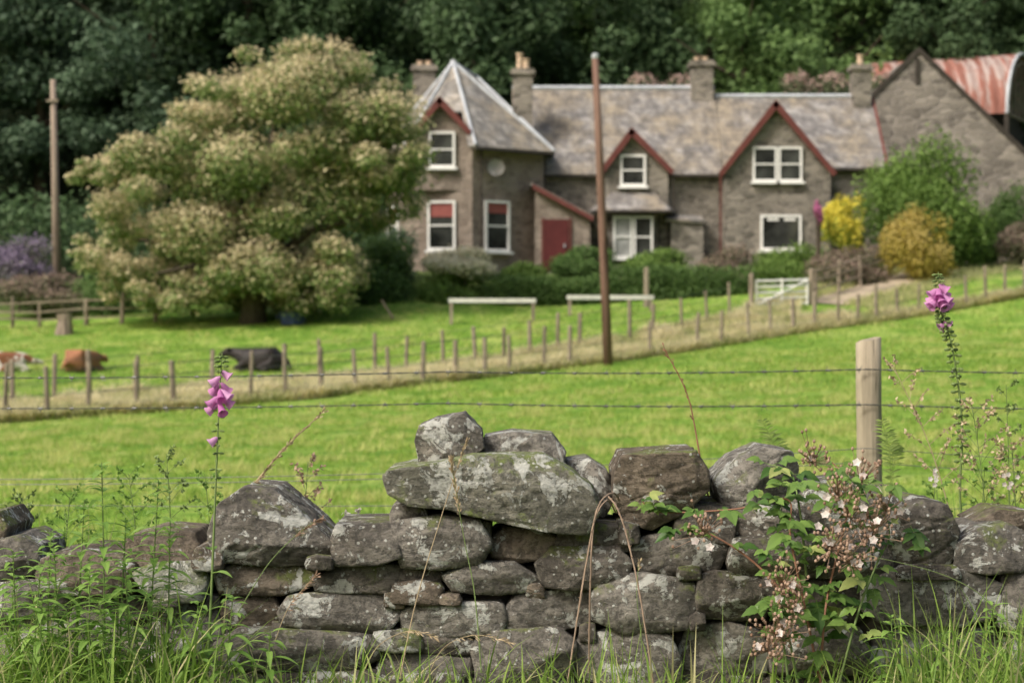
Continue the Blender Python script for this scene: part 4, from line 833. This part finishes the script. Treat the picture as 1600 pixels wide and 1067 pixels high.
stalk('grass_stalk', [(1000,1080,4.66),(1002,1000,4.66),(995,930,4.66),(998,880,4.66)], .0014, 'stem', 'single green grass stalk in front of the wall right of the dead canes', 10, 'grass stalk', 'dry', sl=.010, t0=.85)
stalk('grass_stalk', [(1600,1080,4.66),(1560,960,4.68),(1480,900,4.7),(1330,862,4.74)], .0014, 'stem', 'long pale grass stalk arching left over the stones at the right', 12, 'grass stalk', 'dry', sl=.012, t0=.85)
DB = thing('dead_bramble', P(890, 1070, 4.8), 'dead pale brown bramble canes looped over the wall right of the slab', 'bramble')
for pts in ([(885,1080,4.78),(903,960,4.8),(925,830,4.84),(938,785,4.86),(958,770,4.9),(968,782,4.95)], [(920,1050,4.82),(922,930,4.83),(928,820,4.86),(948,782,4.9),(962,800,4.95)], [(1022,1075,4.76),(1000,930,4.8),(980,840,4.84),(965,795,4.86),(950,775,4.88)]):
    m = MB(); c = curve(px3(pts), 10); m.tube(c, .0024, 6, .6, .25)
    for q in c[::2]: d = Vector(unit(1)[0]); m.tube([q, q+d*.008], [.0014, .0003], 4)
    m.build('cane', M['drybr'], DB)
def herb(px, rt, Y, label, rb=1120, lean=0, L=.10, mat='f_fg', w=.020, dens=.009):
    c = curve(px3([(px, rb, Y), (px+lean*.35, (rb+rt)/2, Y), (px+lean, rt, Y)]), 14); root = thing('leafy_weed', c[0], label, 'plant'); m = MB(); n_ = len(c)
    m.tube(c, [.0028*(1-.6*i/n_) for i in range(n_)], 5, .4); m.build('stem', M['stem'], root); m = MB(); H_ = (c[-1]-c[0]).length; k = int(H_/dens)
    for i in range(k):
        t_ = .2+.8*i/k; p = c[min(n_-1, int(t_*(n_-1)))].lerp(c[min(n_-1, int(t_*(n_-1))+1)], random.random()); a_ = i*2.4+random.uniform(-.4, .4); u_ = .35+1.3*max(0, (t_-.75))
        l_ = L*random.uniform(.7, 1.1)*(1-.6*max(0, (t_-.6)/.4)); m.leaf(p, (math.cos(a_), math.sin(a_), u_), UP, l_, w*random.uniform(.7, 1.1), random.uniform(.25, .7), 6, tone=min(1, max(0, random.gauss(.45+.25*t_, .22))))
    m.build('leaves', M[mat], root)
for px, rt, Y, ln_, lab in [(165,722,4.62,-6,'tallest narrow leaved weed left of the foxglove'),(118,785,4.7,14,'narrow leaved weed second in height near the left edge'),(28,860,4.6,-8,'narrow leaved weed at the left edge, leaning left'),(72,830,4.72,8,'bushy narrow leaved weed close to the left edge stone'),
    (232,750,4.8,16,'narrow leaved weed above the pale flat stone'),(205,870,4.55,-10,'short leafy weed in front of the pale flat stone'),(262,815,4.75,4,'thin leafy weed between the flat stone and the foxglove'),(300,940,4.6,10,'low leafy weed at the foot of the left foxglove'),(140,890,4.5,0,'low leafy weed in the grass at lower left'),(60,930,4.5,6,'low leafy weed in the bottom left corner'),
    (352,930,4.62,12,'low weed right of the left foxglove stem'),(96,855,4.64,-12,'weed leaning left between the two tallest of the left clump'),(185,815,4.68,12,'weed leaning right just behind the tallest left weed'),(12,900,4.66,10,'stubby weed in the corner at the left edge'),(415,985,4.6,8,'small leafy weed low below the angular boulder'),
    (1400,960,4.6,-8,'low leafy weed in the grass right of the bramble'),(1470,985,4.6,10,'low leafy weed under the long stone at the right'),(50,880,4.55,14,'leaning weed just right of the left edge'),(170,940,4.48,-14,'short bright weed low under the tallest left weed'),(1560,945,4.6,-10,'leafy weed in the tall grass near the right corner')]:
    herb(px, rt, Y, lab, lean=ln_)
def spray(px, rb, rt, Y, label, mat, k=12, sp=.09, seed='dry', lean=0):
    c = curve(px3([(px, rb, Y), (px+lean*.4, (rb+rt)/2, Y), (px+lean, rt, Y)]), 10); root = thing('flowering_weed', c[0], label, 'plant'); m = MB(); s_ = MB(); m.tube(c, [.002*(1-.6*i/len(c)) for i in range(len(c))], 5, .5)
    for i in range(k):
        t_ = .3+.7*i/k; p = c[int(t_*(len(c)-1))]; a_ = i*2.4; d = Vector((math.cos(a_), math.sin(a_)*.7, .8)).normalized(); e = p+d*sp*(1.15-t_*.7); m.tube([p, p.lerp(e, .5)+Vector((0, 0, .004)), e], .0009, 4, .5)
        for q in range(13):
            b_ = p.lerp(e, random.uniform(.45, 1.05)); s_.leaf(b_, unit(1)[0], unit(1)[0], .012, .007, 0, 3)
    m.build('stem', M[mat], root); s_.build('blossom', M[seed], root)
spray(475, 850, 722, 5.35, 'brownish seeding weed behind the angular boulder', 'stem', seed='bud', lean=6)
spray(268, 850, 708, 5.4, 'feathery green weed behind the wall left of the foxglove', 'stem', seed='stem', lean=-8)
spray(1545, 860, 640, 5.4, 'pale feathery grass plume right of the right foxglove', 'stem', 22, .14, 'dry', -25)
spray(1590, 860, 690, 5.45, 'pale feathery weed at the right edge of the wall', 'stem', 20, .12, 'dry', -10)
spray(1490, 820, 570, 5.6, 'thin branching straw grass left of the right foxglove', 'dry', 16, .12, 'dry', -95)
spray(545, 850, 800, 5.35, 'small white flowered weed behind the angular boulder', 'stem', 6, .05, 'petal', 8)
spray(30, 850, 775, 5.5, 'fine green weed behind the wall at the left edge', 'stem', 10, .07, 'stem', 6)
spray(1580, 900, 600, 5.6, 'tall thin grass plume at the right edge', 'stem', 14, .08, 'stem', -8)
spray(1530, 900, 740, 5.4, 'short bushy pale weed between the two foxglove side plumes', 'stem', 16, .09, 'f_fg', 8)
spray(100, 900, 770, 5.3, 'loose green seeding weed above the left stones', 'stem', 14, .09, 'f_fg', 10)
spray(330, 860, 740, 5.35, 'thin green weed behind the left foxglove stem', 'stem', 10, .07, 'f_fg', -10)
spray(215, 870, 740, 5.35, 'bushy green weed behind the flat brownish stone', 'stem', 14, .09, 'f_fg', -14)
spray(1455, 850, 760, 5.3, 'low pale weed behind the dark round boulder', 'stem', 10, .07, 'f_fg', 6)
def fern(px, rb, rt, Y, label, lean=0):
    root = thing('fern', P(px, rb, Y), label, 'fern')
    for fr in range(3):
        c = curve(px3([(px, rb, Y), (px+lean*.3+fr*4, (rb*.4+rt*.6), Y+fr*.03), (px+lean+fr*12-10, rt+fr*20, Y+fr*.06)]), 10); m = MB(); m.tube(c, .0010, 4, .6)
        for i in range(3, len(c)-1):
            t_ = i/len(c); w_ = .042*math.sin(math.pi*min(1, (t_-.08)*1.05))*random.uniform(.8, 1.1)+.004; d0 = (c[i+1]-c[i-1]).normalized()
            for s in (-1, 1): m.leaf(c[i], Vector((s, random.uniform(-.3, .6), 0))+d0*.7, Vector((0, -1, .3)), w_, .007, .3, 4, .3, tone=random.random())
        m.build('frond', M['f_fern'], root)
fern(1222, 800, 655, 5.6, 'small fern frond behind the wall left of the near post', -22); fern(1392, 800, 655, 5.6, 'fern growing in front of the near fence post', -5); fern(12, 860, 785, 5.5, 'fern behind the wall at the far left', 10)
# bramble
BR = thing('bramble', P(1260, 1090, 4.8), 'green bramble with pinkish white flowers sprawling over the right of the wall', 'bramble')
canes = [[(1290,1110,4.78),(1260,960,4.78),(1235,840,4.84),(1230,780,4.88),(1150,795,4.88),(1030,800,4.9),(1003,782,4.9)], [(1280,1110,4.75),(1290,950,4.78),(1320,820,4.85),(1330,760,4.92),(1300,722,4.95)], [(1255,1110,4.72),(1230,980,4.74),(1215,900,4.74),(1200,860,4.74)], [(1300,1110,4.72),(1340,960,4.76),(1370,880,4.82),(1390,830,4.86),(1360,770,4.9)], [(1235,1100,4.68),(1225,1010,4.7),(1210,960,4.7),(1190,935,4.68)], [(1270,980,4.8),(1180,880,4.82),(1100,830,4.84),(1060,828,4.84)], [(1260,900,4.85),(1250,800,4.9),(1235,740,4.95),(1200,725,5.0)]]
CV = [curve(px3(c_), 8) for c_ in canes]
for i, c in enumerate(CV): m = MB(); m.tube(c, [.0034*(1-.6*k/len(c)) for k in range(len(c))], 6, .5); m.build('cane', M['redcane' if i in (0, 1, 5) else 'stem'], BR)
m = MB()
def leaflets(m, p, d, L, k=3):
    d = Vector(d).normalized(); sd = d.cross(UP); sd = sd.normalized() if sd.length > .01 else Vector((1, 0, 0)); q = p+d*L*.45; m.tube([p, q], .0009, 4, .6); tn = min(1, max(0, random.gauss(.42, .3))); u_ = Vector((random.uniform(-.5, .5), -.7, 1.0))
    m.leaf(q, d, u_, L, L*.62, .35, 9, .16, .2, tn, .75)
    for s in (-1, 1): m.leaf(q, d*.35+sd*s, u_, L*.8, L*.48, .35, 9, .16, .2, min(1, tn+.05), .75)
    if k == 5:
        for s in (-1, 1): m.leaf(q-d*L*.1, sd*s-d*.5, u_, L*.6, L*.36, .35, 9, .16, .2, tn, .75)
for ci, c in enumerate(CV):
    for i in range(2, len(c)):
        if random.random() < .4: continue
        a_ = random.random()*math.tau; leaflets(m, c[i], (math.cos(a_), -.35+math.sin(a_)*.5, random.uniform(-.3, .5)), random.uniform(.026, .055), random.choice((3, 3, 5)))
for k in range(66):
    row = random.choice((random.uniform(735, 900), random.uniform(735, 900), random.uniform(900, 1010))); px = random.gauss(1292, 70 if row < 900 else 45); a_ = random.random()*math.tau
    leaflets(m, Vector(P(px, row, random.uniform(4.76, 4.9))), (math.cos(a_), -.4, random.uniform(-.5, .4)), random.uniform(.028, .060), random.choice((3, 5)))
m.build('foliage', M['f_bramble'], BR)
def cluster(px, row, Y, R, n_, npet):
    c = Vector(P(px, row, Y))
    for i in range(npet):
        m = MB(); p = c+Vector((random.gauss(0, R), random.gauss(0, .012)-.02, random.gauss(0, R)))
        nv = Vector((random.uniform(-.5, .5), -1, random.uniform(-.2, .8))).normalized(); u_ = nv.orthogonal().normalized(); w_ = nv.cross(u_)
        for k in range(5): a_ = k*math.tau/5; d = u_*math.cos(a_)+w_*math.sin(a_); m.leaf(p, d+nv*.2, nv, .012, .011, 0, 3, tone=random.random())
        m.build('flower', M['petal'], BR)
    m = MB()
    for i in range(n_*3):
        p = c+Vector((random.gauss(0, R*1.15), random.gauss(0, .012)-.02, random.gauss(0, R*1.15))); m.tube([p, p+Vector((0, 0, .003)), p+Vector((0, 0, .007)), p+Vector((0, 0, .009))], [.001, .0038, .0033, .0005], 6); m.tube([p, c+Vector((0, .01, -.012))], .0008, 4, .5)
    m.build('bud_cluster', M['bud'], BR)
for a_ in ((1330,800,4.76,.028,18,6),(1300,850,4.72,.024,16,5),(1360,830,4.76,.026,16,5),(1345,745,4.83,.024,16,3),(1270,715,4.9,.02,14,1),(1100,828,4.80,.02,14,2),(1225,905,4.66,.024,18,3),(1215,985,4.64,.026,20,2),(1310,770,4.78,.022,14,4),(1385,790,4.82,.02,12,3),(1240,945,4.66,.02,14,2),(1200,1010,4.62,.02,14,1),(1330,870,4.72,.02,14,2)): cluster(*a_)
for px, row, lab in ((1463,745,'white campion flower left of the right foxglove stem'),(1575,750,'white flower cluster above the stones at the right edge')):
    c = Vector(P(px, row, 5.35)); root = thing('white_flower', P(px, 830, 5.35), lab, 'flower'); m = MB(); m.tube([P(px+3, 830, 5.35), c], .0012, 4, .5); m.build('stem', M['stem'], root); m = MB()
    for i in range(6):
        p = c+Vector((random.gauss(0, .012), random.gauss(0, .01), random.gauss(0, .012)))
        for k in range(5): a_ = k*math.tau/5; m.leaf(p, (math.cos(a_), -.2, math.sin(a_)), (0, -1, 0), .008, .007, 0, 3)
    m.build('petals', M['petal'], root)
# verge grass
def gpatch(n_, x0, x1, y0, y1, h0, h1, w0=.005, w1=.011, bm_=.9):
    x = x0+(x1-x0)*rng.random(n_); y = y0+(y1-y0)*rng.random(n_); return np.stack([x, y, np.full(n_, .63)], 1), h0+(h1-h0)*rng.random(n_)**1.5, w0+(w1-w0)*rng.random(n_), .15+bm_*rng.random(n_)
parts = [gpatch(3000, -2.0, 2.0, 4.2, 4.95, .15, .32), gpatch(1500, -1.5, -.70, 4.3, 4.85, .2, .52), gpatch(1600, .9, 1.7, 4.2, 4.85, .2, .52), gpatch(380, -.72, .85, 4.3, 4.8, .2, .40), gpatch(1500, -1.7, 1.7, 3.6, 4.3, .08, .24)]
B, Hh, Ww, Bb = [np.concatenate(q) for q in zip(*parts)]
tag(blades('verge_grass', B, Hh, Ww, Bb, M['f_grass'], 6), 'long green grass blades growing along the foot of the wall', 'grass', kind='stuff')
n_ = 8500; x = (rng.random(n_)*2-1)*2.3; y = 5.6+1.6*rng.random(n_)**1.5; b = np.stack([x, y, TZ(x, y)-.01], 1)
tag(blades('bank_grass', b, .18+.46*rng.random(n_)**1.6, .004+.005*rng.random(n_), .2+.7*rng.random(n_), M['f_grass'], 5), 'long grass growing on the field side of the wall', 'grass', kind='stuff')
# ---------------------------------------------------------------- light, world, camera
sv = Vector((-.56, -.44, .70)).normalized()
sun = bpy.data.lights.new('sun', 'SUN'); sun.energy = 2.9; sun.angle = math.radians(14); sun.color = (1, .965, .90)
so = bpy.data.objects.new('sun', sun); C.objects.link(so); so.rotation_euler = sv.to_track_quat('Z', 'Y').to_euler(); so.location = (-20, -10, 30)
w = bpy.data.worlds.new('World'); bpy.context.scene.world = w; w.use_nodes = True; nt = w.node_tree; bg = nt.nodes['Background']
sk = nt.nodes.new('ShaderNodeTexSky'); sk.sky_type = 'NISHITA'; sk.sun_disc = False; sk.sun_elevation = math.asin(sv.z); sk.sun_rotation = math.atan2(sv.x, sv.y)
sk.dust_density = 8; sk.air_density = 1.4; nt.links.new(sk.outputs[0], bg.inputs[0]); bg.inputs[1].default_value = .15
cam = bpy.data.cameras.new('camera'); cam.lens = 70; cam.sensor_width = 36; cam.clip_end = 3000; cam.clip_start = .05
cam.dof.use_dof = True; cam.dof.focus_distance = 4.95; cam.dof.aperture_fstop = 6.0
co = bpy.data.objects.new('camera', cam); C.objects.link(co); co.location = (0, 0, CZ); co.rotation_euler = (math.radians(90), 0, 0); bpy.context.scene.camera = co
s = bpy.context.scene; s.view_settings.view_transform = 'Standard'; s.view_settings.look = 'None'; s.view_settings.exposure = 0
